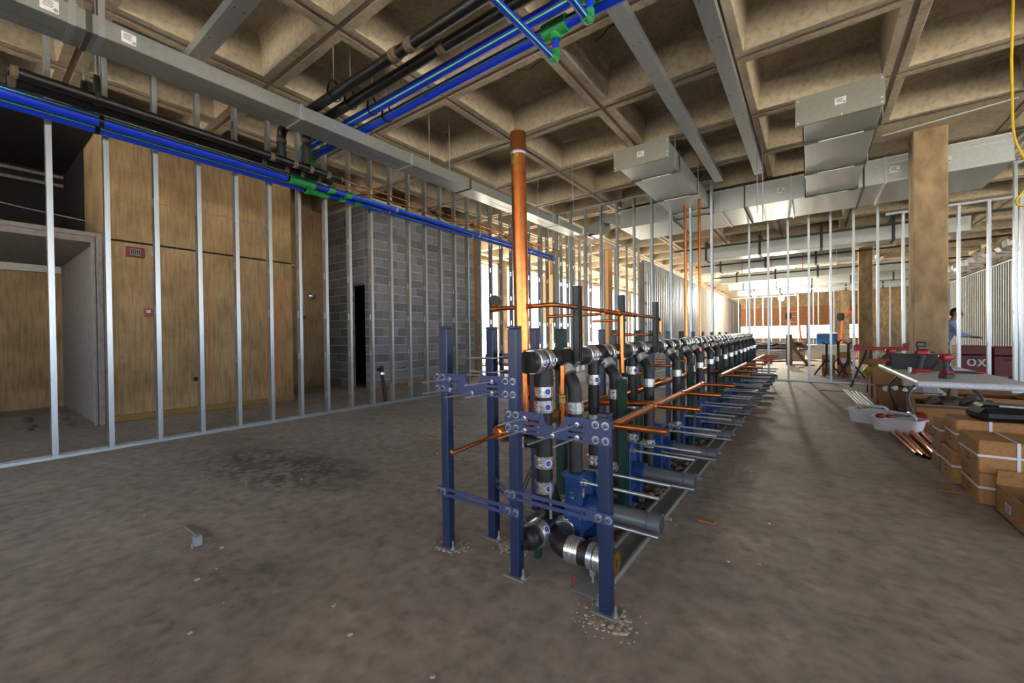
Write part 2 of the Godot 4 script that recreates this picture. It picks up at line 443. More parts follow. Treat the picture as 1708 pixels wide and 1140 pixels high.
func shell():
	# floor
	struct("floor", spanm(V(-11.7, -0.25, -41), V(12, 0, 8.2)), M.floor)
	# waffle slab
	var cm := ceiling_mesh()
	var cl := struct("ceiling", cm[0], M.ceil)
	put(cl, "rib_joint", cm[1], M.joint, Vector3.ZERO, "rough stained joint along the middle of the ribs")
	var sl := spanm(V(-11.7, 4.83, -42), V(12, 5.1, 8.5))
	put(cl, "slab", sl, M.ceil)
	# cracks in three coffers: narrow open joints modelled as thin dark wedges
	var ck := MB.new()
	for q in [[V(-2.15, 4.794, -4.72), V(-0.85, 4.794, -4.35)], [V(-3.72, 4.794, -4.5), V(-2.5, 4.794, -4.7)], [V(-2.2, 4.794, -3.4), V(-0.9, 4.794, -3.0)]]:
		var last: Vector3 = q[0]
		for i in range(1, 12):
			var p: Vector3 = q[0].lerp(q[1], i / 11.0) + V(0, 0, rng.randf_range(-0.06, 0.06))
			ck.bar(last, p, rng.randf_range(0.006, 0.014), 0.004)
			last = p
	put(cl, "crack", ck, M.dark)
	# columns
	for z in [-9.07, -20.06, -31.05, -39.4]:
		var c := MB.new()
		var cx := 1.33 if z > -10.0 else 1.47
		c.span(V(cx, 0, z - 0.36), V(cx + 0.395, SOFFIT + 0.02, z), 0.012)
		var o := struct("column", c, M.column)
		var l := MB.new()
		for y in [1.45, 2.95, 3.75]: l.span(V(cx - 0.003, y, z - 0.363), V(cx + 0.398, y + 0.006, z + 0.003))
		put(o, "form_line", l, M.joint)
	# left wall: concrete core with a recess, then a lift lobby
	struct("wall_left", spanm(V(-11.2, 0, -3.84), V(-8.02, 4.4, -1.25), 0.015), M.conc)
	var g1 := MB.new()
	g1.span(V(-8.03, 2.60, -3.83), V(-8.004, 2.625, -1.26))
	var wl := get_node("wall_left")
	put(wl, "reveal_strip", g1, M.dark, Vector3.ZERO, "dark horizontal strip across the concrete")
	put(wl, "stained_panel", spanm(V(-8.03, 0.3, -3.72), V(-8.016, 2.33, -2.46), 0.003), M.concred, Vector3.ZERO, "reddish brown formwork panel in the concrete")
	put(wl, "stained_panel", spanm(V(-8.03, 0.3, -3.3), V(-8.0155, 2.33, -2.5), 0.003), M.conc)
	var g2 := MB.new()
	for q in [[0.16, 4.1, -2.43], [0.16, 2.3, -3.1], [2.5, 4.2, -2.05], [2.5, 4.2, -3.3], [0.16, 2.3, -1.78]]: g2.span(V(-8.025, q[0], q[2]), V(-8.015, q[1], q[2] + 0.012))
	for q in [1.28, 3.25]: g2.span(V(-8.025, q, -3.83), V(-8.014, q + 0.012, -1.26))
	put(wl, "form_line", g2, M.joint)
	for i in 26:                                                                    # rust runs and spilled grout, thin uneven crusts on the face
		var zz := rng.randf_range(-3.7, -1.4); var yt := rng.randf_range(0.5, 4.1); var hh := rng.randf_range(0.15, 0.7)
		var sm2 := MB.new()
		sm2.prism(PackedVector2Array([Vector2(-0.008, 0), Vector2(0.004, -hh * 0.2), Vector2(0.012, -0.02), Vector2(0.016, hh * 0.5), Vector2(0.006, hh), Vector2(-0.010, hh * 0.7)]), 0.0025, Transform3D(Basis(V(0, 0, -1), V(0, 1, 0), V(1, 0, 0)), V(-8.0195, yt, zz)))
		put(wl, "stain_run", sm2, M.concred if i % 3 else M.joint)
	for i in 46:                                                                    # tie holes and scars
		var p := V(-8.018, rng.randf_range(0.3, 3.6), rng.randf_range(-3.75, -1.35))
		var hb := MB.new(); hb.lathe(p, Vector3.RIGHT, [[rng.randf_range(0.008, 0.022), 0.0], [0.0, 0.002]], 7)
		put(wl, "tie_hole", hb, M.joint)
	var mb := MB.new()
	mb.span(V(-8.03, 0.0, -3.84), V(-7.985, 0.10, -1.27), 0.01)
	mb.span(V(-10.01, 0.0, -5.57), V(-9.96, 0.09, -3.85), 0.01)
	put(wl, "base_strip", mb, mat(Color(0.68, 0.56, 0.30), 0.9, 0, noise_tex(0.04, [[0.0, g(0.6)], [1.0, g(1.0)]], 4, 4), V(4, 4, 4)), Vector3.ZERO, "yellowish insulation strip left along the foot of the wall")
	var rc := struct("wall_recess", spanm(V(-11.2, 0, -5.66), V(-10.0, 4.4, -3.84)), M.conc)
	var rp := MB.new(); rp.span(V(-10.01, 2.25, -5.6), V(-9.985, 2.29, -3.85))
	put(rc, "reveal_strip", rp, M.joint)
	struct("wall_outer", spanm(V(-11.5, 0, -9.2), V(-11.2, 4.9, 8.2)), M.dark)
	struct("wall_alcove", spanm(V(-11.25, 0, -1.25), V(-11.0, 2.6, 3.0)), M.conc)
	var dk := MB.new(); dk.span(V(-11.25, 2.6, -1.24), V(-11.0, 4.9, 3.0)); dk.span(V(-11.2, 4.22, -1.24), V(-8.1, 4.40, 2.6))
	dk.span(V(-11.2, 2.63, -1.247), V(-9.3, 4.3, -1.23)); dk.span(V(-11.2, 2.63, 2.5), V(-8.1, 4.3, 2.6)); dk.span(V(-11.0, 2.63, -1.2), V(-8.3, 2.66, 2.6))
	struct("wall_alcove_shaded", dk, M.dark)  # added near-black sheets: shade above the portal is put into their colour
	struct("wall_left_near", spanm(V(-11.2, 0, 2.6), V(-8.02, 4.4, 8.2)), M.conc)
	# lift lobby portal
	var pt := MB.new()
	pt.span(V(-10.98, 0, -1.249), V(-7.97, 2.62, -1.16)); pt.span(V(-10.98, 2.525, -1.16), V(-7.97, 2.62, 2.6))
	var po := struct("door_1", pt, M.drywall)
	po.set_meta("label", "wide grey boxed portal into the lift lobby at far left")
	var cs := MB.new()
	cs.span(V(-7.99, 0, -1.23), V(-7.93, 2.66, -1.17), 0.006); cs.span(V(-7.99, 0, -1.16), V(-7.95, 2.6, -1.12), 0.006)
	cs.span(V(-7.99, 2.60, -1.17), V(-7.93, 2.66, 2.6), 0.006); cs.span(V(-7.99, 2.52, -1.12), V(-7.95, 2.56, 2.6), 0.006)
	put(po, "casing", cs, M.drywall)
	var lintel := MB.new(); lintel.span(V(-10.97, 2.40, -1.15), V(-10.9, 2.52, 2.6))
	put(po, "header_trim", lintel, M.offwhite)
	# block shaft
	block_shaft()
	# outer walls with window openings
	var le := MB.new()
	le.span(V(-10.93, 0, -9.6), V(-10.62, 4.9, -9.2)); le.span(V(-10.93, 0, -14.2), V(-10.62, 4.9, -13.7))
	le.span(V(-10.95, 4.3, -41), V(-10.6, 4.9, -9.2)); le.span(V(-10.95, -0.1, -41), V(-10.6, 0.08, -9.2))
	for i in 7: le.span(V(-10.93, 0, -18.0 - 3.8 * i), V(-10.62, 4.9, -17.7 - 3.8 * i))
	struct("wall_left_far", le, M.column)
	struct("wall_left_link", spanm(V(-11.5, 0, -9.35), V(-8.1, 4.9, -9.18)), M.column)
	var le2 := MB.new(); le2.span(V(-8.72, 1.72, -14.5), V(-8.2, 3.62, -14.0)); le2.span(V(-8.5, 3.6, -14.4), V(-8.4, 4.36, -14.1)); le2.span(V(-6.22, 0, -14.4), V(-5.9, 4.36, -14.0))
	var ow := struct("wall_tan", le2, mat(Color(0.80, 0.62, 0.42), 0.9, 0, noise_tex(0.02, [[0.0, g(0.85)], [1.0, g(1.0)]], 6, 4), V(1, 1, 1)))
	var ol := MB.new()
	for y in [1.9, 2.5, 3.1]: ol.span(V(-8.71, y, -14.01), V(-8.21, y + 0.012, -13.996))
	put(ow, "panel_line", ol, M.joint)
	for w in [[-13.7, -9.6], [-17.7, -14.2], [-21.5, -18.0], [-25.3, -21.8], [-29.1, -25.6], [-32.9, -29.4]]:
		window("x", -10.75, w[0], w[1], 0.08, 4.3)
	# far end
	var fw := MB.new()
	fw.span(V(-11, 0, -41), V(3.2, 0.85, -40)); fw.span(V(-11, 3.4, -41), V(3.2, 4.9, -40)); fw.span(V(3.2, 0, -41), V(12, 4.9, -40))
	fw.span(V(-11, 1.86, -40.6), V(3.2, 3.4, -40.2))
	for x in [-8.0, -5.4, -2.8, -0.2, 1.4]: fw.span(V(x - 0.06, 0.85, -40.5), V(x + 0.06, 1.86, -40.1))
	struct("wall_far", fw, M.column)
	var pl := MB.new()
	for i in 12:
		for r in 2: pl.span(V(-11 + 1.18 * i + 0.006, 1.87 + 0.76 * r, -40.2), V(-11 + 1.18 * (i + 1) - 0.006, 2.62 + 0.76 * r, -40.17 + 0.01 * ((i + r) % 2)))
	put(get_node("wall_far"), "plywood_band", pl, M.ply)
	# right and rear walls: open bays of glass that light the near part of the room
	var rw := MB.new()
	rw.span(V(11.7, 0, -8), V(12, 0.6, 8.2)); rw.span(V(11.7, 3.7, -8), V(12, 4.9, 8.2)); rw.span(V(11.7, 0, -41), V(12, 1.2, -8)); rw.span(V(11.7, 2.4, -41), V(12, 4.9, -8))
	for i in 13: rw.span(V(11.73, 0, 8.1 - 4.0 * i - 0.3), V(11.97, 4.85, 8.1 - 4.0 * i))
	struct("wall_right", rw, M.column)
	var bk := MB.new()
	bk.span(V(-11.5, 0, 8.2), V(12, 0.5, 8.5)); bk.span(V(-11.5, 3.8, 8.2), V(12, 4.9, 8.5))
	for x in [-11.5, -8.3, -4.3, -0.3, 3.7, 7.7, 11.6]: bk.span(V(x, 0.02, 8.23), V(x + 0.4, 4.88, 8.47))
	struct("wall_rear", bk, M.column)
	for i in 5: window("z", 8.35, -7.9 + 4.0 * i, -4.3 + 4.0 * i, 0.5, 3.8)
	# ground outside
	struct("ground_outside", spanm(V(-120, -0.5, -140), V(120, -0.3, 120)), M.ground)

var wn := 0
func window(axis: String, at: float, a: float, b: float, y0: float, y1: float):
	wn += 1
	var f := MB.new(); var gl := MB.new()
	var pt := func(s: float, y: float, d: float) -> Vector3: return V(at + d, y, s) if axis == "x" else V(s, y, at + d)
	for s in [a + 0.03, (a + b) * 0.5, b - 0.03]: f.span(pt.call(s - 0.03, y0, -0.05), pt.call(s + 0.03, y1, 0.05))
	for y in [y0 + 0.03, y1 - 0.03]: f.span(pt.call(a, y - 0.03, -0.05), pt.call(b, y + 0.03, 0.05))
	var o := struct("window_%d" % wn, f, M.galv)
	var h := (a + b) * 0.5
	for q in [[a + 0.06, h - 0.03], [h + 0.03, b - 0.06]]:
		var gm := MB.new()
		gm.quad(pt.call(q[0], y0 + 0.06, 0.0), pt.call(q[1], y0 + 0.06, 0.0), pt.call(q[1], y1 - 0.06, 0.0), pt.call(q[0], y1 - 0.06, 0.0), V(1, 0, 0) if axis == "x" else V(0, 0, 1))
		put(o, "pane", gm, M.glass)

func block_shaft():
	var back := MB.new()                                                            # mortar bed behind the block faces, and the shaft's other sides
	back.span(V(-10.0, 0, -5.76), V(-8.95, 4.4, -5.592)); back.span(V(-8.24, 0, -5.76), V(-8.112, 4.4, -5.592)); back.span(V(-8.95, 2.44, -5.76), V(-8.24, 4.4, -5.592))
	back.span(V(-8.28, 0, -9.2), V(-8.112, 4.4, -5.592)); back.span(V(-11.2, 0, -5.82), V(-10.0, 4.4, -5.62))
	var o := struct("wall_block", back, M.mortar)
	var shapes := {}
	var lay := func(u0: float, u1: float, row: int, face: String):
		var key := "%s%.3f" % [face, u1 - u0]
		if not shapes.has(key):
			shapes[key] = boxm(V(0.17, 0.190, u1 - u0) if face == "x" else V(u1 - u0, 0.190, 0.17), 0.006).mesh()
		var y := 0.0985 + 0.2032 * row
		var jog := rng.randf_range(-0.003, 0.003)
		put(o, "block", shapes[key], M["cmu%d" % rng.randi_range(0, 3)], V(-8.185 + jog, y, (u0 + u1) * 0.5) if face == "x" else V((u0 + u1) * 0.5, y, -5.665 + jog))
	for row in 21:
		var k := -5.582
		var first := 0.3915 if row % 2 == 0 else 0.1913
		while k > -9.15:
			var w := minf(first, k + 9.19)
			if w > 0.05: lay.call(k - w, k, row, "x")
			k -= w + 0.012
			first = 0.3915
		k = -8.285
		first = 0.1913 if row % 2 == 0 else 0.3915
		while k > -9.95:
			var w := minf(first, k + 9.995)
			var a := k - w; var b := k
			if row < 12:                                                             # the doorway
				if b > -8.24 and a < -8.24: a = -8.24
				elif a < -8.95 and b > -8.95: b = -8.95
				elif a >= -8.95 and b <= -8.24: b = a
			if b - a > 0.04: lay.call(a, b, row, "z")
			k -= w + 0.012
			first = 0.3915
	var jm := MB.new(); jm.span(V(-8.13, 0, -9.33), V(-8.0, 4.3, -9.2), 0.004)
	put(o, "end_post", jm, M.wood, Vector3.ZERO, "pale timber post closing the end of the block wall")
	var st := MB.new(); st.span(V(-8.13, 0.0, -8.9), V(-8.09, 0.09, -5.58), 0.01)
	put(o, "base_strip", st, M.wood)

func stud_mesh(h: float) -> ArrayMesh:                                              # a C stud: web across z = 0, flange facing +x
	var m := MB.new()
	var t := 0.002
	m.box(V(-0.001, h * 0.5, -0.0105), V(t, h, 0.021))
	m.box(V(-0.003, h * 0.5, -0.0215), V(t, h, 0.003))
	m.box(V(-0.001, h * 0.5, -0.033), V(t, h, 0.020))
	m.box(V(-0.091, h * 0.5, -0.0215), V(t, h, 0.043))
	m.box(V(-0.006, h * 0.5, -0.042), V(0.012, h, t)); m.box(V(-0.086, h * 0.5, -0.042), V(0.012, h, t))
	var y := 0.0
	var c := 0.30
	while c + 0.05 < h:
		m.box(V(-0.046, (y + c - 0.05) * 0.5, -0.001), V(0.090, c - 0.05 - y, t))
		m.box(V(-0.0145, c, -0.001), V(0.027, 0.10, t)); m.box(V(-0.0775, c, -0.001), V(0.027, 0.10, t))
		y = c + 0.05
		c += 0.61
	m.box(V(-0.046, (y + h) * 0.5, -0.001), V(0.090, h - y, t))
	return m.mesh()

func partition(label: String, at: Vector3, along: Vector3, spots: Array, h: float, len0: float, len1: float, sheet = null, top := true) -> Node3D:
	# spots: distances along the wall; the stud's flange looks to the side that is clockwise of «along»
	var turn := atan2(along.x, along.z) + PI                                          # local -z runs along the wall
	var t := thing("stud_partition", label, "stud wall", at, turn)
	for k in 2 if top else 1:
		var m := MB.new()
		var y := 0.0 if k == 0 else h
		var up := 0.032 if k == 0 else -0.032
		m.span(V(-0.097, y, -len1), V(0.005, y + signf(up) * 0.002, -len0))
		m.span(V(0.003, y, -len1), V(0.005, y + up, -len0)); m.span(V(-0.097, y, -len1), V(-0.095, y + up, -len0))
		put(t, "bottom_track" if k == 0 else "top_track", m, M.galv)
	var sm = stud_mesh(h - 0.006)
	for s in spots: put(t, "stud", sm, sheet if sheet else M.stud, V(0, 0.003, -s))
	return t

func seq(a: float, step: float, n: int) -> Array:
	var o := []
	for i in n: o.append(a + step * i)
	return o

func stripes(o, a: Vector3, b: Vector3, r: float, angles: Array, w := 0.008):     # green lines along a pipe
	var d := (b - a).normalized()
	for an in angles:
		var m := MB.new()
		var side := Vector3.UP.cross(d).normalized()
		var nn := side * cos(an) + d.cross(side) * sin(an)
		var tt := d.cross(nn) * w * 0.5
		var k := nn * (r + 0.0015)
		m.quads(a + k - tt, b + k - tt, b + k + tt, a + k + tt, nn, nn, nn, nn)
		m.quad(a + nn * r * 0.99 - tt, a + k - tt, b + k - tt, b + nn * r * 0.99 - tt, -tt.normalized())
		m.quad(a + nn * r * 0.99 + tt, a + k + tt, b + k + tt, b + nn * r * 0.99 + tt, tt.normalized())
		put(o, "stripe", m, M.stripe)

func clevis(o, p: Vector3, axis: Vector3, r: float, top: float, wide := 0.022, high := 0.10):       # a loop hanger on a threaded rod
	var m := MB.new()
	var side := Vector3.UP.cross(axis).normalized()
	var pts := []
	for i in 19:
		var an := -PI * 0.5 + TAU * i / 18.0
		pts.append(p + side * cos(an) * (r + 0.012) + Vector3.UP * (sin(an) * (r + 0.006) if sin(an) < 0 else sin(an) * (r + high)))
	for i in 18: m.bar(pts[i], pts[i + 1], wide, 0.006)
	put(o, "hanger", m, M.black)
	put(o, "hanger_rod", tubem([p + Vector3.UP * (r + high - 0.01), V(p.x, top, p.z)], 0.005, 8), M.zinc)

func sticker(o, at: Vector3, bs: Basis, w: float, h: float):                      # a paper label with small print and a round mark, a thin sheet on the duct
	var sh := MB.new(); sh.box(at, V(w, h, 0.0015), 0.0, bs)
	o = put(o, "label", sh, M.white, Vector3.ZERO, "white printed paper label")
	var pr := MB.new()
	for i in 5: pr.box(at + bs * V(-w * 0.08, h * (0.32 - 0.12 * i), 0.001), V(w * (0.62 if i % 2 else 0.5), h * 0.045, 0.0006), 0.0, bs)
	pr.lathe(at + bs * V(w * 0.34, -h * 0.26, 0.0008), bs.z, [[h * 0.13, 0.0], [h * 0.13, 0.0006], [h * 0.08, 0.0006], [h * 0.08, 0.0]], 12)
	pr.lathe(at + bs * V(w * 0.34, -h * 0.26, 0.0008), bs.z, [[h * 0.045, 0.0], [h * 0.045, 0.0006], [0.0, 0.0006]], 10)
	put(o, "print", pr, M.seal)

func left_side():
	partition("long galvanized stud wall without boards in front of the concrete core and block wall", V(-6.03, 0, 0), V(0, 0, -1), seq(0.551 - 3 * 0.4064, 0.4064, 25), 4.34, -2.5, 9.2)
	partition("tall galvanized stud wall crossing behind the far end of the long duct", V(0, 0, -9.2), V(1, 0, 0), [-5.80] + seq(-5.31, 0.4064, 10), 4.34, -6.0, -1.6)
	# wall pipes: two blue mains, two insulated lines that end in copper tube
	var specs := [["blue plastic main with green stripes running lowest along the stud wall", -5.88, 3.345, -3.02, -3.34, -10.09], ["blue plastic main with green stripes running between the black lines and the lowest main", -5.68, 3.35, -2.70, -3.05, -9.65]]
	for i in 2:
		var q: Array = specs[i]
		var t := thing("blue_pipe", q[0], "pipe", V(q[1], q[2], 0), 0, "")
		put(t, "large_pipe", tubem([V(0, 0, 2.5), V(0, 0, q[3] + 0.03)], 0.056, 18), M.bluepipe)
		put(t, "small_pipe", tubem([V(0, 0, q[4] + 0.03), V(0, 0, q[5])], 0.04, 16), M.bluepipe)
		stripes(t, V(0, 0, 2.5), V(0, 0, q[3]), 0.056, [PI + 0.32 - 0.6 * i, PI + 2.3, PI - 2.0], 0.011)
		stripes(t, V(0, 0, q[4] - 0.5), V(0, 0, q[5]), 0.04, [PI + 0.32 - 0.6 * i, PI + 2.3], 0.007)
		var m := MB.new()
		m.lathe(V(0, 0, q[3]), V(0, 0, -1), [[0.056, 0], [0.072, 0.004], [0.074, 0.03], [0.069, 0.05], [0.069, 0.29], [0.074, 0.31], [0.070, 0.345], [0.04, 0.345]], 20)
		put(t, "tee_fitting", m, M.greenfit, Vector3.ZERO, "green plastic fitting")
		for z in [q[4] - 0.20, q[4] - 0.47]:
			var c := MB.new()
			c.lathe(V(0, 0, z), V(0, 0, -1), [[0.04, 0], [0.055, 0.004], [0.058, 0.05], [0.052, 0.055], [0.052, 0.10], [0.04, 0.10]], 18)
			put(t, "coupling", c, M.greenfit)
		for z in [-4.45, -6.6, -8.6]:
			var c := MB.new(); c.lathe(V(0, 0, z), V(0, 0, -1), [[0.040, 0], [0.047, 0], [0.047, 0.03], [0.040, 0.03]], 14)
			put(t, "pipe_clamp", c, M.zinc)
		var hk := MB.new(); hk.lathe(V(0, 0, -0.87), V(0, 0, -1), [[0.057, 0], [0.063, 0], [0.063, 0.035], [0.057, 0.035]], 18)
		put(t, "hanger", hk, M.black)
		put(t, "hanger_rod", tubem([V(0.0, 0.062, -0.887), V(0.0, 4.84 - q[2], -0.887)], 0.005, 8), M.zinc)
	specs = [["upper black insulated line with bare copper tube at its far end", -5.19, 3.35, -3.15, -9.5], ["lower black insulated line with bare copper tube at its far end", -5.42, 3.36, -3.14, -9.52]]
	for q in specs:
		var t := thing("insulated_pipe", q[0], "pipe", V(q[1], q[2], 0))
		put(t, "insulation", tubem([V(0, 0, -0.28), V(0, 0, q[3])], 0.044, 18), M.wrap)
		for z in [-0.29, -2.25, -2.52, -2.72, -2.95]:
			var ring := MB.new()
			ring.lathe(V(0, 0, z), V(0, 0, -1), [[0.043, 0], [0.050, 0.002], [0.050, 0.045], [0.043, 0.047]], 18)
			if z > q[3] + 0.05: put(t, "joint_ring", ring, M.rubble)
		var col := MB.new()
		col.lathe(V(0, 0, q[3]), V(0, 0, -1), [[0.044, 0], [0.044, 0.012], [0.020, 0.045], [0.011, 0.05]], 16)
		put(t, "collar", col, M.rubble)
		put(t, "copper_tube", tubem([V(0, 0, q[3]), V(0, 0, q[4])], 0.011, 10), M.copper)
		for z in [-0.80]:
			clevis(t, V(0, 0, z + 0.06 - (0.0 if q[1] < -5.3 else 0.05)), V(0, 0, -1), 0.046, 4.84 - q[2], 0.036, 0.17)
		for z in [-4.75, -5.15, -7.2]:
			var c := MB.new(); c.lathe(V(0, 0, z), V(0, 0, -1), [[0.011, 0], [0.02, 0], [0.02, 0.035], [0.011, 0.035]], 10)
			c.tube([V(0, 0.02, z - 0.02), V(-0.03, 0.05, z - 0.02), V(-0.045, 0.0, z - 0.02)], 0.006, 6)
			put(t, "tube_clip", c, M.black)
	# lines that cross the room above the duct
	specs = [["front black iron pipe crossing under the ribs", -2.49, -5.42, 3.40, -2.70], ["rear black iron pipe crossing under the ribs", -2.69, -5.19, 3.39, -3.0]]
	for q in specs:
		var t := thing("black_pipe", q[0], "pipe")
		put(t, "pipe", tubem(path([V(3.0, 3.83, q[1]), V(q[2], 3.83, q[1]), V(q[2], q[3], q[1])], 0.10), 0.054, 18), M.wrap)
		for x in ([-2.88, -3.10] if q[1] > -2.6 else [-2.68]):
			var cs := MB.new()
			cs.lathe(V(x, 3.83, q[1]), V(-1, 0, 0), [[0.054, 0], [0.062, 0.004], [0.062, 0.04], [0.057, 0.045], [0.062, 0.05], [0.062, 0.09], [0.054, 0.094]], 18)
			put(t, "coupling", cs, M.rubble, Vector3.ZERO, "dusty joint in the iron pipe")
		var c2 := MB.new()
		c2.lathe(V(q[2], 3.71, q[1]), Vector3.DOWN, [[0.054, 0], [0.060, 0.003], [0.060, 0.05], [0.054, 0.053]], 18)
		put(t, "joint_ring", c2, M.rubble)
		clevis(t, V(-4.20, 3.83, q[1]), V(1, 0, 0), 0.06, 4.84)
		clevis(t, V(-1.4, 3.83, q[1]), V(1, 0, 0), 0.06, 4.84)
	specs = [["front blue plastic pipe crossing under the ribs with green stripes", -2.92, -5.68, 3.41], ["rear blue plastic pipe with green branch tee crossing under the ribs", -3.12, -5.88, 3.41]]
	for i in 2:
		var q: Array = specs[i]
		var t := thing("blue_pipe", q[0], "pipe")
		put(t, "pipe", tubem([V(3.0, 3.83, q[1]), V(q[2] + 0.05, 3.83, q[1])], 0.053, 18), M.bluepipe)
		put(t, "drop_pipe", tubem([V(q[2], 3.76, q[1]), V(q[2], q[3], q[1])], 0.053, 18), M.bluepipe)
		stripes(t, V(3.0, 3.83, q[1]), V(q[2] + 0.1, 3.83, q[1]), 0.053, [-0.72 + 0.5 * i, 1.4, -2.6], 0.010)
		put(t, "elbow", tubem(path([V(q[2] + 0.14, 3.83, q[1]), V(q[2], 3.83, q[1]), V(q[2], 3.69, q[1])], 0.07), 0.066, 18), M.greenfit, Vector3.ZERO, "green plastic elbow")
		clevis(t, V(-4.12, 3.83, q[1]), V(1, 0, 0), 0.053, 4.84)
		var bx := -1.775 if i == 1 else -1.36
		var tm := MB.new()
		tm.lathe(V(bx + 0.12, 3.83, q[1]), V(-1, 0, 0), [[0.053, 0], [0.070, 0.003], [0.073, 0.02], [0.073, 0.22], [0.070, 0.237], [0.053, 0.24]], 20)
		tm.lathe(V(bx, 3.78, q[1]), Vector3.DOWN, [[0.055, 0], [0.048, 0.02], [0.046, 0.05], [0.03, 0.053]], 18)
		put(t, "tee_fitting", tm, M.greenfit, Vector3.ZERO, "green plastic branch tee")
		var yb := 3.553 if i == 1 else 3.57
		var br := thing("blue_branch_pipe", ["thin blue branch with green elbow dropping from the front blue crossing pipe", "thin blue branch with green elbow dropping from the rear blue crossing pipe"][i], "pipe")
		put(br, "drop_pipe", tubem([V(bx, 3.75, q[1]), V(bx, yb + 0.02, q[1])], 0.028, 14), M.bluepipe)
		put(br, "pipe", tubem([V(bx, yb, q[1] + 0.03), V(bx - 0.14, yb + 0.01, 1.5)], 0.028, 14), M.bluepipe)
		stripes(br, V(bx, yb, q[1] + 0.03), V(bx - 0.14, yb + 0.01, 1.5), 0.028, [-0.7, -2.5], 0.008)
		put(br, "elbow", tubem(path([V(bx, yb + 0.09, q[1]), V(bx, yb, q[1]), V(bx, yb, q[1] + 0.09)], 0.045), 0.037, 16), M.greenfit)
	# little blue offcut lying on the crossing brackets, and the long rectangular duct
	var t := thing("long_duct", "long rectangular sheet metal duct running beside the stud wall", "duct", V(0, 0, 0))
	var cuts := [2.4, -0.65, -2.29, -3.83, -5.04, -6.57, -7.96, -9.1]
	var yb := func(z: float) -> float: return 3.555 - 0.0105 * z
	for i in cuts.size() - 1:
		var a: float = cuts[i] - 0.006; var b: float = cuts[i + 1] + 0.006
		var m := MB.new()
		m.box(V(-4.662, (yb.call(a) + yb.call(b)) * 0.5 + 0.0765, (a + b) * 0.5), V(0.324, 0.153, a - b), 0.004, Basis(Vector3.RIGHT, 0.0105))
		for k in 2:                                                                   # shallow cross-break creases
			m.box(V(-4.662, (yb.call(a) + yb.call(b)) * 0.5 - 0.0005, (a + b) * 0.5), V(0.004, 0.002, (a - b) * 0.9), 0.0, Basis(Vector3.UP, 0.25 * (1 if k else -1)) if a - b < 1.2 else Basis())
		put(t, "duct_section", m, M.duct)
		var f := MB.new()
		f.box(V(-4.662, yb.call(b) + 0.0765, b - 0.006), V(0.345, 0.174, 0.035), 0.003)
		put(t, "joint_collar", f, M.seal if i in [0, 3] else M.galv)
	for z in [-0.56, -0.72, -4.14, -4.55, -7.1, -7.7]:
		var s := MB.new()
		s.span(V(-4.5, yb.call(z) - 0.004, z - 0.02), V(-4.496, 4.84, z + 0.02)); s.span(V(-4.828, yb.call(z) - 0.004, z - 0.02), V(-4.496, yb.call(z) - 0.001, z + 0.02))
		if z < -1.0: s = tubem([V(-4.487, yb.call(z) - 0.02, z), V(-4.487, 4.84, z)], 0.006, 8)
		put(t, "strap_hanger" if z > -1.0 else "hanger_rod", s, M.galv)
	sticker(t, V(-4.497, 3.634, -0.445), Basis(V(0, 0, -1), V(0, 1, 0), V(1, 0, 0)), 0.095, 0.09)
	sticker(t, V(-4.497, 3.638, -0.878), Basis(V(0, 0, -1), V(0, 1, 0), V(1, 0, 0)), 0.09, 0.085)
	# small things on the core wall
	t = thing("alarm_sounder", "red speaker plate high on the concrete wall between two studs", "alarm", V(-8.02, 2.47, -1.585))
	put(t, "plate", boxm(V(0.03, 0.15, 0.20), 0.006, V(0.015, 0, 0)), M.dullred)
	var gr := put(t, "grille", boxm(V(0.01, 0.10, 0.12), 0.002, V(0.032, 0, 0)), M.strip)
	for k in 5: put(gr, "grille_slot", boxm(V(0.003, 0.075, 0.009), 0.0, V(0.038, 0, -0.044 + 0.022 * k)), M.dark)
	t = thing("alarm_box", "small red and white pull box lower on the concrete wall", "alarm", V(-8.02, 1.59, -1.715))
	put(t, "body", boxm(V(0.045, 0.115, 0.085), 0.006, V(0.022, 0, 0)), M.red)
	put(t, "front_plate", boxm(V(0.006, 0.05, 0.05), 0.002, V(0.046, 0.015, 0)), M.offwhite)
	single("outlet_box", boxm(V(0.02, 0.06, 0.055), 0.004, V(-8.01, 0.54, -2.29)), M.dark, "small dark outlet box low on the concrete wall beside a stud", "outlet")
	single("junction_box", boxm(V(0.02, 0.07, 0.06), 0.004, V(-8.01, 2.48, -1.80)), M.offwhite, "small pale junction box next to the red speaker plate", "junction box")
	t = thing("alarm_bell", "round grey metal bell on the recessed concrete wall", "alarm bell", V(-10.0, 2.25, -5.25))
	var bl := MB.new(); bl.lathe(Vector3.ZERO, V(1, 0, 0), [[0.10, 0.0], [0.10, 0.03], [0.085, 0.055], [0.05, 0.07], [0.0, 0.075]], 20)
	put(t, "gong", bl, M.band)
	put(t, "bolt", boxm(V(0.02, 0.02, 0.02), 0.004, V(0.08, 0, 0)), M.seal)
	t = thing("conduit_drop", "thin pale conduit with a blue cap hanging in the wall recess", "conduit")
	put(t, "conduit", tubem(path([V(-9.97, 2.95, -4.3), V(-9.97, 2.95, -4.98), V(-9.97, 1.75, -5.05)], 0.2), 0.012, 8), M.offwhite)
	put(t, "cap", boxm(V(0.05, 0.10, 0.06), 0.01, V(-9.97, 1.70, -5.05)), M.bluebox)
	t = thing("waste_stub", "black waste pipe stub leaning up behind the bottom track", "pipe", V(-6.22, 0, -4.60))
	put(t, "pipe", tubem([V(0, -0.02, 0), V(-0.07, 0.52, 0.02)], 0.035, 14), M.iron)
	put(t, "band", tubem([V(-0.068, 0.50, 0.02), V(-0.073, 0.545, 0.02)], 0.041, 14), M.band)
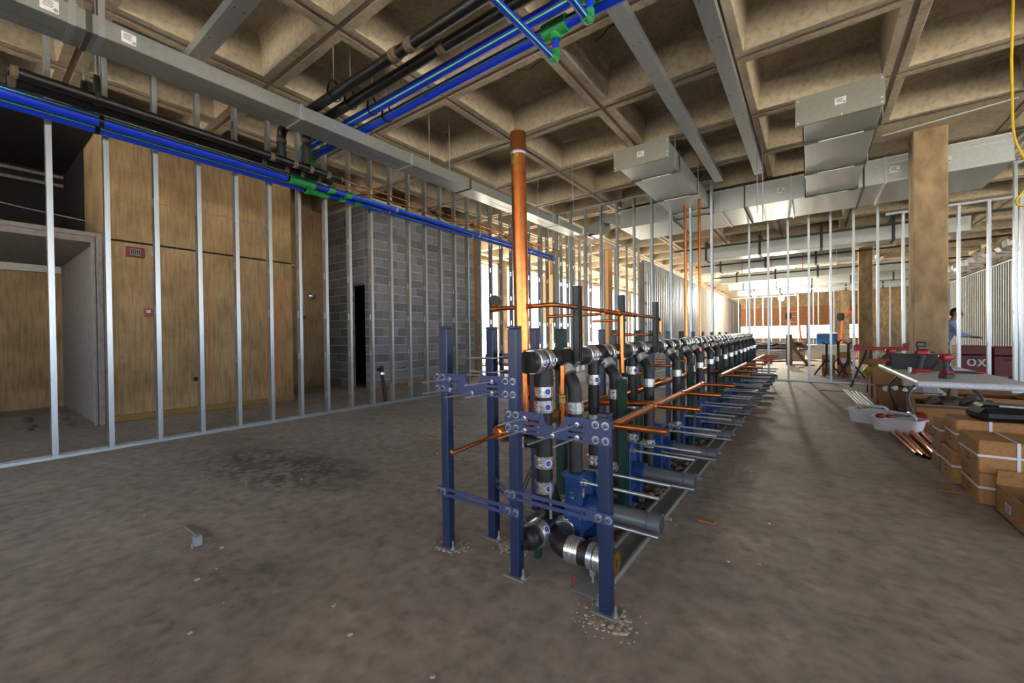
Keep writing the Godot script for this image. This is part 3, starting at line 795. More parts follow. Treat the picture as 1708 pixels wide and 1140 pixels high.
	put(t, "tee", tubem([V(-0.073, 0.545, 0.02), V(-0.08, 0.66, 0.02)], 0.04, 14), M.iron)
	put(t, "branch", tubem([V(-0.077, 0.60, 0.02), V(-0.077, 0.60, 0.11)], 0.033, 14), M.iron)
	t = thing("water_stub", "tiny copper stub with a blue valve between two studs", "valve", V(-6.08, 0.62, -4.92))
	put(t, "pipe", tubem([V(-0.1, -0.03, 0.12), V(0, 0, 0)], 0.008, 8), M.brass)
	put(t, "valve_body", boxm(V(0.03, 0.04, 0.03), 0.006, V(0.0, 0.0, 0)), M.bluebox)
	single("alcove_pipe", tubem([V(-10.9, 4.13, 2.5), V(-10.9, 4.13, -1.2)], 0.03, 10), M.drywall, "upper grey pipe in the dark space above the lobby portal", "pipe")
	single("alcove_pipe", tubem([V(-10.9, 3.95, 2.5), V(-10.9, 3.98, -1.2)], 0.03, 10), M.drywall, "lower grey pipe in the dark space above the lobby portal", "pipe")
	single("alcove_wire", tubem([V(-10.0, 3.45, 0.6), V(-9.2, 3.12, -0.6), V(-8.2, 2.85, -1.2)], 0.008, 8), M.drywall, "thin grey wire sagging over the lobby portal", "wire")
	for i in 14:
		var r := MB.new()
		var p := V(-9.2 + rng.randf_range(-1.2, 1.0), 0.0, rng.randf_range(-1.0, 0.3))
		r.box(p + V(0, 0.015, 0), V(rng.randf_range(0.04, 0.14), 0.03, rng.randf_range(0.03, 0.1)), 0.006, Basis(Vector3.UP, rng.randf() * 3.0))
		if i == 0: single("rubble", r, M.rubble, "scattered broken bits on the lobby floor inside the portal", "rubble", "bits on the lobby floor")
		else: single("rubble", r, M.rubble, "scattered broken bits on the lobby floor inside the portal", "rubble", "bits on the lobby floor")

func channel(label: String, a: Vector3, b: Vector3, w: float, h: float):
	var m := MB.new()
	m.bar(a, b, w, 0.004)
	var d := (b - a).normalized(); var s := Vector3.UP.cross(d) * w * 0.5
	for k in [-1, 1]:
		m.bar(a + s * k + V(0, h * 0.5, 0), b + s * k + V(0, h * 0.5, 0), 0.004, h)
		m.bar(a + s * k * 0.86 + V(0, h, 0), b + s * k * 0.86 + V(0, h, 0), w * 0.14, 0.004)
	var t := thing("ceiling_channel", label, "channel")
	put(t, "channel", m, M.galv)
	var sc := MB.new()
	var l := a.distance_to(b)
	var k := 0.3
	while k < l:
		for e in [-0.32, 0.32]: sc.lathe(a + d * k + s * 2.0 * e * 0.8, Vector3.DOWN, [[0.007, 0.0], [0.007, 0.005], [0.0, 0.008]], 6)
		k += 0.61
	put(t, "screw", sc, M.seal)

func hung_duct(label: String, x0: float, x1: float, y0: float, y1: float, cuts: Array, lx: float):
	var t := thing("supply_duct", label, "duct")
	for i in cuts.size() - 1:
		var m := MB.new()
		m.span(V(x0, y0, cuts[i + 1] + 0.012), V(x1, y1 - 0.03, cuts[i] - 0.012), 0.004)
		put(t, "duct_section", m, M.duct)
		var f := MB.new()
		f.span(V(x0 - 0.02, y0 - 0.02, cuts[i + 1] - 0.012), V(x1 + 0.02, y1 - 0.01, cuts[i + 1] + 0.012))
		put(t, "flange", f, M.seal)
		var cl := MB.new()
		cl.span(V(x0 + 0.16, y0 - 0.03, cuts[i + 1] - 0.014), V(x1 - 0.12, y0 - 0.016, cuts[i + 1] + 0.02), 0.003)
		put(t, "cleat", cl, M.offwhite)
	var e := MB.new()
	e.span(V(x0 - 0.09, y0 + 0.0, cuts[0] - 0.01), V(x1 + 0.02, y1, cuts[0] + 0.006), 0.002)
	e.span(V(x0 - 0.09, y0 - 0.004, cuts[0] - 0.04), V(x1 + 0.02, y0 + 0.0, cuts[0] + 0.006))
	put(t, "end_cap", e, M.ductside, Vector3.ZERO, "flat sheet closing the near end of the duct")
	var b := MB.new()
	for p in [[x0 - 0.06, y0 + 0.03], [x0 - 0.06, y1 - 0.05], [x1 - 0.01, y0 + 0.03], [x1 - 0.01, y1 - 0.04], [x1 - 0.01, y0 + 0.09], [(x0 + x1) * 0.5, y0 + 0.015]]:
		b.lathe(V(p[0], p[1], cuts[0] + 0.006), V(0, 0, 1), [[0.009, 0], [0.009, 0.006], [0.0, 0.009]], 8)
	put(t, "screw", b, M.zinc)
	sticker(t, V(lx, (y0 + y1) * 0.5 + 0.0, cuts[0] + 0.008), Basis.IDENTITY, 0.11, 0.085)
	for z in [cuts[0] - 0.3, cuts[2] + 0.05]:
		put(t, "hanger_rod", tubem([V(x1 + 0.03, y0 - 0.03, z), V(x1 + 0.03, 4.8, z)], 0.006, 8), M.zinc)

func ceiling_services():
	channel("left of the two long metal channels under the ribs, running toward the cross duct", V(-1.475, 4.25, -3.4), V(-1.475, 4.25, -9.15), 0.155, 0.10)
	channel("right of the two long metal channels under the ribs, running toward the cross duct", V(-0.785, 4.25, -2.0), V(-0.785, 4.25, -9.2), 0.15, 0.10)
	channel("short metal channel crossing the upper left corner above the long duct", V(-5.7, 4.16, -1.57), V(-3.2, 4.16, -1.57), 0.15, 0.10)
	hung_duct("smaller hung box duct with a printed label, between the two metal channels", -2.48, -1.72, 3.84, 4.15, [-6.37, -7.01, -8.33, -9.4, -9.9], -2.13)
	hung_duct("larger hung box duct with a printed label, left of the concrete column", -0.058, 0.70, 3.84, 4.20, [-6.48, -7.13, -8.5, -9.88], 0.31)
	# the wide cross duct
	var t := thing("cross_duct", "very wide flat duct crossing the room in front of the far stud wall", "duct")
	var xs := [-3.85, -2.55, -1.55, -1.11, -0.30, 0.80, 1.10, 2.62]
	for i in xs.size() - 1:
		var m := MB.new(); m.span(V(xs[i] + 0.01, 3.845, -11.4), V(xs[i + 1] - 0.01, 4.29, -9.9), 0.004)
		put(t, "duct_section", m, M.duct)
		if i > 0:
			var f := MB.new(); f.span(V(xs[i] - 0.014, 3.82, -11.42), V(xs[i] + 0.014, 4.31, -9.88))
			put(t, "flange", f, M.seal if i % 2 else M.galv)
	var rim := MB.new(); rim.span(V(-3.85, 4.28, -9.9), V(2.62, 4.30, -9.885)); rim.span(V(1.1, 3.86, -9.9), V(2.62, 3.875, -9.885)); rim.span(V(1.1, 4.18, -9.9), V(2.62, 4.195, -9.885))
	put(t, "edge_rim", rim, M.offwhite)
	var tr := MB.new(); tr.span(V(-3.9, 4.30, -10.2), V(0.85, 4.345, -9.95))
	put(t, "bearer", tr, mat(Color(0.22, 0.12, 0.08), 0.8), Vector3.ZERO, "dark rusty bearer above the duct")
	for x in [-0.47, 1.22, 1.85]: sticker(t, V(x, 4.06, -9.893), Basis.IDENTITY, 0.13, 0.11)
	# damper stub at the end of the long duct
	t = thing("duct_offset", "twisted sheet metal transition at the far end of the long duct", "duct")
	var m := MB.new()
	m.box(V(-4.30, 3.86, -9.62), V(0.46, 0.26, 0.34), 0.004, Basis(V(0, 0, 1), 0.35))
	m.box(V(-4.05, 4.06, -9.62), V(0.30, 0.22, 0.30), 0.004, Basis(V(0, 0, 1), -0.3))
	put(t, "body", m, M.ductside)
	put(t, "collar", boxm(V(0.38, 0.05, 0.34), 0.004, V(-4.36, 3.70, -9.62)), M.galv)
	put(t, "hanger_rod", tubem([V(-4.05, 4.1, -9.62), V(-4.05, 4.84, -9.62)], 0.006, 8), M.zinc)
	# rods hanging free, wires and a yellow cord
	single("hanging_rod", tubem([V(-0.72, 4.28, -8.05), V(-0.715, 3.20, -8.05)], 0.007, 8), M.zinc, "left one of two thin rods hanging free below the end of the right metal channel", "rod")
	single("hanging_rod", tubem([V(-0.645, 4.36, -8.15), V(-0.645, 3.08, -8.15)], 0.007, 8), M.zinc, "right one of two thin rods hanging free below the end of the right metal channel", "rod")
	for q in [[-3.85, -5.33, "first"], [-3.86, -5.55, "second"], [-3.60, -6.9, "third"], [-3.95, -7.6, "fourth"]]:
		single("ceiling_rod", tubem([V(q[0], 4.5, q[1]), V(q[0], 3.72, q[1])], 0.006, 8), M.zinc, "%s from the near end of the bare threaded rods beside the long duct" % q[2], "rod")
	var pts := [V(1.45, 4.78, -5.64), V(1.47, 4.3, -5.6), V(1.462, 3.6, -5.62), V(1.475, 3.0, -5.64), V(1.53, 2.75, -5.66), V(1.64, 2.55, -5.70), V(1.80, 2.30, -5.72), V(1.86, 2.36, -5.7), V(1.75, 2.54, -5.68), V(1.62, 2.50, -5.66), V(1.54, 2.40, -5.66), V(1.50, 2.32, -5.66), V(1.56, 2.28, -5.66), V(1.80, 2.36, -5.66), V(2.3, 2.42, -5.6)]
	var cv := Curve3D.new()
	for i in pts.size():
		var d: Vector3 = (pts[mini(i + 1, pts.size() - 1)] - pts[maxi(i - 1, 0)]) * 0.18
		cv.add_point(pts[i], -d, d)
	single("power_cable", tubem(Array(cv.tessellate(3)), 0.0095, 8), M.yellow, "yellow extension cord hanging down and looping at the right edge", "cord")
	# conduits on the flat soffit by the column
	single("soffit_conduit", tubem([V(0.95, 4.34, -8.9), V(2.3, 4.34, -8.6)], 0.012, 8), M.offwhite, "thin pale conduit fixed under the flat soffit left of the yellow cord", "conduit")
	for i in 4:
		single("ceiling_conduit", tubem([V(2.75 + 0.11 * i, 4.30, -5.0), V(2.75 + 0.11 * i, 4.30, -11.5)], 0.02, 8), M.galv, "%s from the left of the parallel steel conduits beyond the yellow cord" % ORD[i], "conduit", "parallel conduits at the right edge")

func far_rooms():
	partition("far galvanized stud wall crossing the room between the carriers and the pipe stands", V(0, 0, -12.05), V(1, 0, 0), seq(-1.28, 0.4115, 7), 4.33, -1.5, 1.33)
	partition("lower part of the far stud wall with its top track, right of the near column", V(0, 0, -12.05), V(1, 0, 0), seq(1.60, 0.4115, 7), 3.77, 1.34, 4.3)
	partition("single tall stud standing beside the end of the cross duct at the right edge", V(0, 0, -11.7), V(1, 0, 0), [3.08], 4.33, 3.0, 3.2)
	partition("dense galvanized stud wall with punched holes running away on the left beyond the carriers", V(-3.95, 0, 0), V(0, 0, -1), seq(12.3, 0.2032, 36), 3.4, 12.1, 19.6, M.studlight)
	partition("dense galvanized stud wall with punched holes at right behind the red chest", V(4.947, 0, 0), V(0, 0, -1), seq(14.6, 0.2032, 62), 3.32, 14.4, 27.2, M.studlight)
	partition("stud wall standing far back near the end windows, left part", V(0, 0, -27.0), V(1, 0, 0), seq(-3.4, 0.4064, 8), 3.3, -3.7, -0.6)
	partition("stud wall with a ladder in front, standing far back behind the second column", V(0, 0, -25.0), V(1, 0, 0), [0.1, 0.3, 0.9, 1.9, 2.5, 2.9, 3.4], 3.4, 0.0, 3.7)
	partition("stud wall continuing the long one toward the bright left windows", V(-6.03, 0, 0), V(0, 0, -1), seq(9.62, 0.4064, 9), 4.33, 9.5, 13.2)
	partition("short stud wall in the bright corner before the left windows", V(0, 0, -13.3), V(1, 0, 0), seq(-5.8, 0.4064, 5), 4.2, -6.0, -4.0)
	struct("wall_board_left", spanm(V(-4.16, 0, -19.6), V(-4.052, 3.38, -12.2)), M.drywall)
	struct("wall_board_right", spanm(V(4.955, 0, -27.2), V(5.06, 3.33, -14.0)), M.drywall)
	var lw := MB.new(); lw.span(V(-4.1, 0.0, -33.0), V(-3.98, 3.35, -19.8))
	var o := struct("wall_board", lw, M.drywall)
	var ln := MB.new()
	for y in [1.2, 2.4]: ln.span(V(-3.982, y, -33), V(-3.976, y + 0.015, -19.8))
	for i in 11: ln.span(V(-3.982, 0, -19.8 - 1.22 * i), V(-3.976, 3.35, -19.785 - 1.22 * i))
	put(o, "board_joint", ln, M.joint)
	# foil-wrapped duct above the right hand stud wall
	var f := MB.new()
	for i in 24:
		var z := -14.0 - 0.55 * i
		f.box(V(4.62 + rng.randf_range(-0.04, 0.04), 3.62 + rng.randf_range(-0.03, 0.03), z), V(0.5, 0.36, 0.56), 0.09, Basis(V(0, 0, 1), rng.randf_range(-0.2, 0.2)))
	single("foil_duct", f, M.band, "crinkled foil-wrapped duct above the right hand dense stud wall", "duct")
	# ducts crossing far back
	var spec := [[-15.2, 3.72, 0.42, -3.6, 3.3], [-18.6, 3.75, 0.46, -3.7, 1.2], [-22.4, 3.70, 0.42, -3.6, 4.2], [-26.5, 3.72, 0.44, -3.8, 4.2], [-30.0, 3.65, 0.5, -3.8, 4.4]]
	for i in 5:
		var q: Array = spec[i]
		var t := thing("far_duct", "%s pale cross duct with dark straps under the far ceiling, counted from the stud wall" % ORD[i], "duct")
		var m := MB.new(); m.span(V(q[3], q[1], q[0] - 0.6), V(q[4], q[1] + q[2], q[0]), 0.01)
		put(t, "duct", m, M.duct)
		var x: float = q[3] + 0.7
		while x < q[4]:
			var s := MB.new()
			s.span(V(x, q[1] - 0.01, q[0] - 0.62), V(x + 0.07, SOFFIT - 0.02, q[0] + 0.012))
			put(t, "strap", s, M.seal)
			put(t, "hanger_rod", tubem([V(x + 0.035, SOFFIT - 0.03, q[0] - 0.3), V(x + 0.035, 4.85, q[0] - 0.3)], 0.01, 6), M.seal)
			x += 1.57
	for i in 3:
		single("sprinkler_line", tubem([V(-3.6, 3.9 - 0.1 * i, -14.0 - 3.1 * i), V(4.5, 3.9 - 0.1 * i, -14.0 - 3.1 * i)], 0.03, 8), M.seal, "%s dark pipe crossing under the far ceiling beyond the stud wall" % ORD[i], "pipe")
	# work lights
	for q in [[-2.29, 3.22, -24.0, "left work light glaring under the far ceiling"], [-1.15, 2.93, -24.0, "right work light glaring under the far ceiling"]]:
		var t := thing("work_light", q[3], "lamp", V(q[0], q[1], q[2]))
		var b := MB.new(); b.ball(Vector3.ZERO, 0.13, 14)
		put(t, "bulb", b, M.lampglow)
		var c := MB.new(); c.lathe(V(0, 0.11, 0), Vector3.UP, [[0.07, 0], [0.07, 0.1], [0.03, 0.14], [0.0, 0.14]], 12)
		put(t, "socket", c, M.seal)
		put(t, "cord", tubem([V(0, 0.22, 0), V(0, 4.85 - q[1], 0)], 0.008, 6), M.seal)
		var l := OmniLight3D.new()
		l.name = "lamp_light"; l.light_color = Color(1, 0.96, 0.88); l.light_energy = 5.0; l.light_size = 0.1; l.omni_range = 60.0; l.omni_attenuation = 2.0; l.shadow_enabled = true
		t.add_child(l, true)
		l.position = V(0, 0, 0)

const ZR := -1.585

func tube_post(t, at: Vector3, h: float, m, w := 0.05, capped := false):
	var b := MB.new()
	b.span(at + V(-w * 0.5, 0.006, -w * 0.5), at + V(w * 0.5, h - 0.012, w * 0.5), 0.004)
	for s in [[-1, 0], [1, 0], [0, -1], [0, 1]]:                                       # open top: four thin rims
		var c: Vector3 = at + V(s[0] * (w * 0.5 - 0.0015), h - 0.006, s[1] * (w * 0.5 - 0.0015))
		b.box(c, V(0.003 if s[0] else w, 0.012, 0.003 if s[1] else w))
	put(t, "post", b, m)

func foot(t, at: Vector3):
	var p := MB.new(); p.box(at + V(0, 0.004, 0), V(0.12, 0.008, 0.075), 0.002)
	put(t, "base_plate", p, M.strip)
	for s in [-1, 1]:
		var b := MB.new()
		var o: Vector3 = at + V(0.044 * s, 0.008, 0.014 * s)
		b.lathe(o, Vector3.UP, [[0.014, 0], [0.014, 0.003], [0.0105, 0.003], [0.0105, 0.012], [0.006, 0.013], [0.006, 0.045], [0.0, 0.046]], 6)
		put(t, "anchor_bolt", b, M.zinc)

func bolt(t, p: Vector3, d: Vector3):
	var b := MB.new()
	b.lathe(p, d, [[0.0165, 0.0], [0.0165, 0.0022], [0.0, 0.0022]], 16)
	put(t, "washer", b, M.zinc)
	b = MB.new()
	b.lathe(p + d * 0.0022, d, [[0.0112, 0.0], [0.0112, 0.0085], [0.0062, 0.0085], [0.0058, 0.024], [0.0, 0.025]], 6)
	put(t, "bolt", b, M.bolt)

func wing_plate(w: float, h: float, slots := true) -> MB:                            # bracket plate with a rounded notch in its upper edge, standing in the xy plane, origin at the lower left
	var m := MB.new()
	var cuts := [[0.0, 0.135], [0.135, 0.225], [0.225, 0.245], [0.245, 0.27], [0.27, 0.30]]
	for side in 2:
		var fx := func(x: float) -> float: return x if side == 0 else w - x
		var last := 0.0
		var xs := [0.0, 0.115, 0.195, w * 0.5 - 0.055]
		for i in 3:
			var a: float = xs[i]; var b: float = xs[i + 1]
			if b <= a: continue
			if i == 1 and slots:
				var ys := [0.0, 0.012, 0.022, 0.036, 0.046, 0.060, 0.070, h]
				for k in range(0, 7, 2):
					m.trap(minf(fx.call(a), fx.call(b)), maxf(fx.call(a), fx.call(b)), ys[k], ys[k + 1], ys[k], ys[k + 1], 0, 0.005)
			else:
				m.trap(minf(fx.call(a), fx.call(b)), maxf(fx.call(a), fx.call(b)), 0.0, h, 0.0, h, 0, 0.005)
		var k := 6
		for i in k:                                                                     # the notch
			var x0 := w * 0.5 - 0.055 + 0.055 * i / k; var x1 := w * 0.5 - 0.055 + 0.055 * (i + 1) / k
			var h0 := h - 0.058 * sqrt(1.0 - pow(1.0 - float(i) / k, 2)); var h1 := h - 0.058 * sqrt(1.0 - pow(1.0 - float(i + 1) / k, 2))
			if side == 0: m.trap(x0, x1, 0, h0, 0, h1, 0, 0.005)
			else: m.trap(w - x1, w - x0, 0, h1, 0, h0, 0, 0.005)
	return m

func slot_bar(w: float, h: float, s0: float, s1: float) -> MB:
	var m := MB.new()
	m.trap(0, s0, 0, h, 0, h, 0, 0.006); m.trap(s1, w, 0, h, 0, h, 0, 0.006)
	m.trap(s0, s1, 0, h * 0.36, 0, h * 0.36, 0, 0.006); m.trap(s0, s1, h * 0.64, h, h * 0.64, h, 0, 0.006)
	return m

func dust_patch(at: Vector3, r: float, label: String):
	var m := MB.new()
	for i in 70:
		var a := rng.randf() * TAU; var d := r * sqrt(rng.randf())
		var s := rng.randf_range(0.004, 0.012) * (1.3 - d / r)
		m.box(at + V(cos(a) * d, s * 0.3, sin(a) * d * 0.8), V(s * 1.6, s, s * 1.4), 0.0, Basis(Vector3.UP, rng.randf() * 3.0))
	for i in 46:
		var a := rng.randf() * TAU; var d := r * 0.62 * sqrt(rng.randf())
		m.ball(at + V(cos(a) * d, 0.0, sin(a) * d * 0.8), r * rng.randf_range(0.03, 0.085), 7, 0.5)
	var t := single("drill_dust", m, M.dust, label, "dust")
	t.set_meta("kind", "stuff")

func battery():
	M.bolt = mat(Color(0.50, 0.52, 0.55), 0.35, 0.85)
	# end frame: three posts, two wing plates, two slotted bars
	var t := thing("carrier_frame", "navy steel frame of three posts with slotted plates at the near row end", "steel frame")
	for q in [[-1.605, 1.215], [-1.145, 1.205], [-0.688, 0.832]]:
		tube_post(t, V(q[0], 0, ZR), q[1], M.navy)
		foot(t, V(q[0], 0, ZR))
	var zf := ZR + 0.026
	for q in [[-1.668, 0.858, -1.11], [-1.187, 0.702, -0.648]]:
		var pl := MB.new()
		var w: float = q[2] - q[0]
		pl = wing_plate(w, 0.104)
		var wp := put(t, "wing_plate", pl, M.plate, V(q[0], q[1], zf), "slotted purple-blue plate with a round notch")
		for dx in [0.025, 0.068]:
			for dy in [0.022, 0.084]:
				bolt(wp, V(dx, dy, 0.005), V(0, 0, 1))
				bolt(wp, V(w - dx, dy, 0.005), V(0, 0, 1))
		for p in [[0.12, 0.018], [0.12, 0.074], [w * 0.5, 0.012], [w - 0.15, 0.02], [w - 0.15, 0.076]]:
			var n := MB.new(); n.lathe(V(p[0], p[1], 0.005), V(0, 0, 1), [[0.011, 0], [0.011, 0.008], [0.004, 0.009]], 8)
			put(wp, "nut", n, M.zinc)
			put(wp, "threaded_rod", tubem([V(p[0], p[1], -0.06), V(p[0] - 0.01, p[1], 0.19)], 0.004, 8), M.zinc)
	for q in [[-1.652, 0.297, -1.108, 0.055], [-1.188, 0.380, -0.645, 0.06]]:
		var w: float = q[2] - q[0]
		var sb := put(t, "slotted_bar", slot_bar(w, 0.048, q[3], w - 0.12), M.plate, V(q[0], q[1], zf))
		for x in [0.014, 0.046, w - 0.062, w - 0.018]: bolt(sb, V(x, 0.024, 0.006), V(0, 0, 1))
	for q in [[V(-1.455, 0.33, -1.81), V(-1.165, 0.35, -1.60)], [V(-1.46, 0.36, -2.26), V(-1.15, 0.365, -1.615)]]:
		var sbm := MB.new()
		for dy in [-0.017, 0.017]: sbm.bar(q[0] + V(0, dy, 0), q[1] + V(0, dy, 0), 0.005, 0.014)
		for k in [0.0, 0.92]: sbm.bar(q[0].lerp(q[1], k), q[0].lerp(q[1], k + 0.08), 0.005, 0.048)
		put(t, "back_bar", sbm, M.plate)
	put(t, "stay_rod", tubem([V(-0.95, 0.33, zf - 0.02), V(-0.95, 0.49, zf - 0.02)], 0.006, 8), M.zinc)
	# posts of the left row, in pairs with small brackets
	var zs := [-1.82, -2.27, -2.62, -3.35, -3.62, -4.29, -4.72, -5.40, -6.1, -6.8, -7.5, -8.3, -9.1, -9.9]
	for i in zs.size():
		var wide: bool = i in [2, 5, 8]
		var p := thing("steel_post", "%s post from the near end in the left row of tall dark posts" % ORD[i], "post", V(-1.475, 0, zs[i]), 0, "left row of posts")
		tube_post(p, Vector3.ZERO, 1.212, M.green if wide else M.navy, 0.066 if wide else 0.05)
		foot(p, Vector3.ZERO)
	t = thing("stub_bracket", "small dark slotted bracket clamped on the near post of the left row", "bracket", V(-1.475, 1.0, -1.82))
	var bm := MB.new()
	bm.span(V(-0.075, -0.075, -0.034), V(-0.02, 0.055, -0.028)); bm.span(V(0.03, -0.055, -0.034), V(0.15, -0.03, -0.028)); bm.span(V(0.03, -0.012, -0.034), V(0.15, 0.004, -0.028)); bm.span(V(0.03, 0.03, -0.034), V(0.15, 0.06, -0.028)); bm.span(V(0.03, -0.055, -0.034), V(0.05, 0.06, -0.028)); bm.span(V(0.13, -0.055, -0.034), V(0.15, 0.06, -0.028))
	put(t, "plate", bm, M.navy)
	for y in [-0.045, 0.035]: put(t, "u_bolt", tubem(path([V(-0.14, y, 0.033), V(0.04, y, 0.033), V(0.10, y + 0.012, -0.03)], 0.01), 0.005, 8), M.zinc)
	for y in [-0.07, 0.03]: put(t, "threaded_rod", tubem([V(-0.2, y, 0.0), V(-0.03, y, 0.0)], 0.004, 8), M.zinc)
	# steel struts in front of the header pipe
	var sx := [-2.06, -2.72, -3.48]
	for i in 3:
		var m := MB.new()
		m.span(V(-1.07, 1.012, sx[i] - 0.02), V(-1.066, 1.435, sx[i] + 0.02)); m.span(V(-1.07, 1.012, sx[i] + 0.018), V(-1.03, 1.435, sx[i] + 0.02)); m.span(V(-1.07, 1.012, sx[i] - 0.02), V(-1.03, 1.435, sx[i] - 0.018))
		m.span(V(-1.034, 1.012, sx[i] + 0.008), V(-1.03, 1.435, sx[i] + 0.02)); m.span(V(-1.034, 1.012, sx[i] - 0.02), V(-1.03, 1.435, sx[i] - 0.008))
		single("channel_strut", m, M.strut, "%s short upright strut from the near end, clamped to the black header pipe" % ORD[i], "strut")
	for i in 5:
		var z: float = [-2.42, -4.2, -5.85, -7.5, -9.1][i]
		var m := MB.new()
		m.span(V(-0.955, 0.0, z - 0.022), V(-0.951, 0.885, z + 0.022)); m.span(V(-0.955, 0.0, z + 0.019), V(-0.912, 0.885, z + 0.022)); m.span(V(-0.955, 0.0, z - 0.022), V(-0.912, 0.885, z - 0.019))
		m.span(V(-0.916, 0.0, z + 0.008), V(-0.912, 0.885, z + 0.022)); m.span(V(-0.916, 0.0, z - 0.022), V(-0.912, 0.885, z - 0.008))
		single("green_strut", m, M.green, "%s green channel strut from the near end on the rod side of the row" % ORD[i], "strut")
	drain_header()
	copper_lines()
	carriers()
	# floor channel along the rods, earth in the trench behind it
	var ch := MB.new()
	ch.span(V(-0.86, 0, -11.3), V(-0.744, 0.004, -1.78))
	for x in [-0.86, -0.748]: ch.span(V(x, 0, -11.3), V(x + 0.014, 0.03, -1.78))
	single("floor_track", ch, M.strip, "dusty metal floor track running under the rod ends along the carrier row", "track")
	var rb := MB.new()
	for i in 420:
		var z := -2.0 - 9.0 * rng.randf() * rng.randf()
		var s := rng.randf_range(0.012, 0.05)
		rb.box(V(rng.randf_range(-1.42, -0.87), s * 0.3, z), V(s * 1.5, s, s * 1.2), s * 0.25, Basis(V(rng.randf(), 1, rng.randf()).normalized(), rng.randf() * 3.0))
	var rs := single("rubble_strip", rb, M.rubble, "broken concrete and soil along the open slot under the carriers", "rubble")
	rs.set_meta("kind", "stuff")
	dust_patch(V(-0.66, 0, -1.55), 0.16, "pale drilling dust round the foot of the right front post")
	dust_patch(V(-1.60, 0, -1.60), 0.13, "pale drilling dust round the foot of the left front post")
	dust_patch(V(-1.32, 0, -1.78), 0.12, "grey dust and earth by the small base plate behind the left front post")

func band(o, p: Vector3, d: Vector3, r: float, l := 0.052, mark := Vector3.ZERO):   # shielded no-hub coupling with worm screws and a blue oval mark
	var m := MB.new()
	var a := p - d * l * 0.5
	var pr := [[r - 0.004, -0.006], [r + 0.003, -0.006], [r + 0.003, 0.0]]
	for i in 5: pr.append_array([[r + 0.0055, l * (i / 5.0 + 0.02)], [r + 0.0055, l * (i / 5.0 + 0.16)], [r + 0.0042, l * (i / 5.0 + 0.18)]])
	pr.append_array([[r + 0.003, l], [r + 0.003, l + 0.006], [r - 0.004, l + 0.006]])
	m.lathe(a, d, pr, 20)
	var fr := m.frame(d)
	for k in [0.22, 0.78]: m.box(a + d * l * k + fr.x * (r + 0.011) * -1.0 + fr.y * 0.004, V(0.012, 0.022, 0.011), 0.002, fr)
	o = put(o, "coupling", m, M.band)
	if mark != Vector3.ZERO:
		var q := MB.new()
		var nn := (mark - d * mark.dot(d)).normalized()
		q.lathe(p + nn * (r + 0.0045), nn, [[0.019, 0.0], [0.019, 0.0022], [0.0, 0.0022]], 14)
		put(o, "mark_ground", q, M.white)
		q = MB.new()
		q.lathe(p + nn * (r + 0.006), nn, [[0.014, 0.0], [0.014, 0.0018], [0.0, 0.0018]], 14)
		put(o, "mark", q, mat(Color(0.08, 0.17, 0.62), 0.4) if not M.has("markblue") else M.markblue, Vector3.ZERO, "blue oval mark")
		q = MB.new()
		var up := d; var sd := nn.cross(d)
		for s in [-1, 1]: q.bar(p + nn * (r + 0.0082) + sd * 0.007 * s - up * 0.003, p + nn * (r + 0.0082) + sd * 0.002 * s + up * 0.003, 0.002, 0.001)
		put(o, "mark_line", q, M.white)

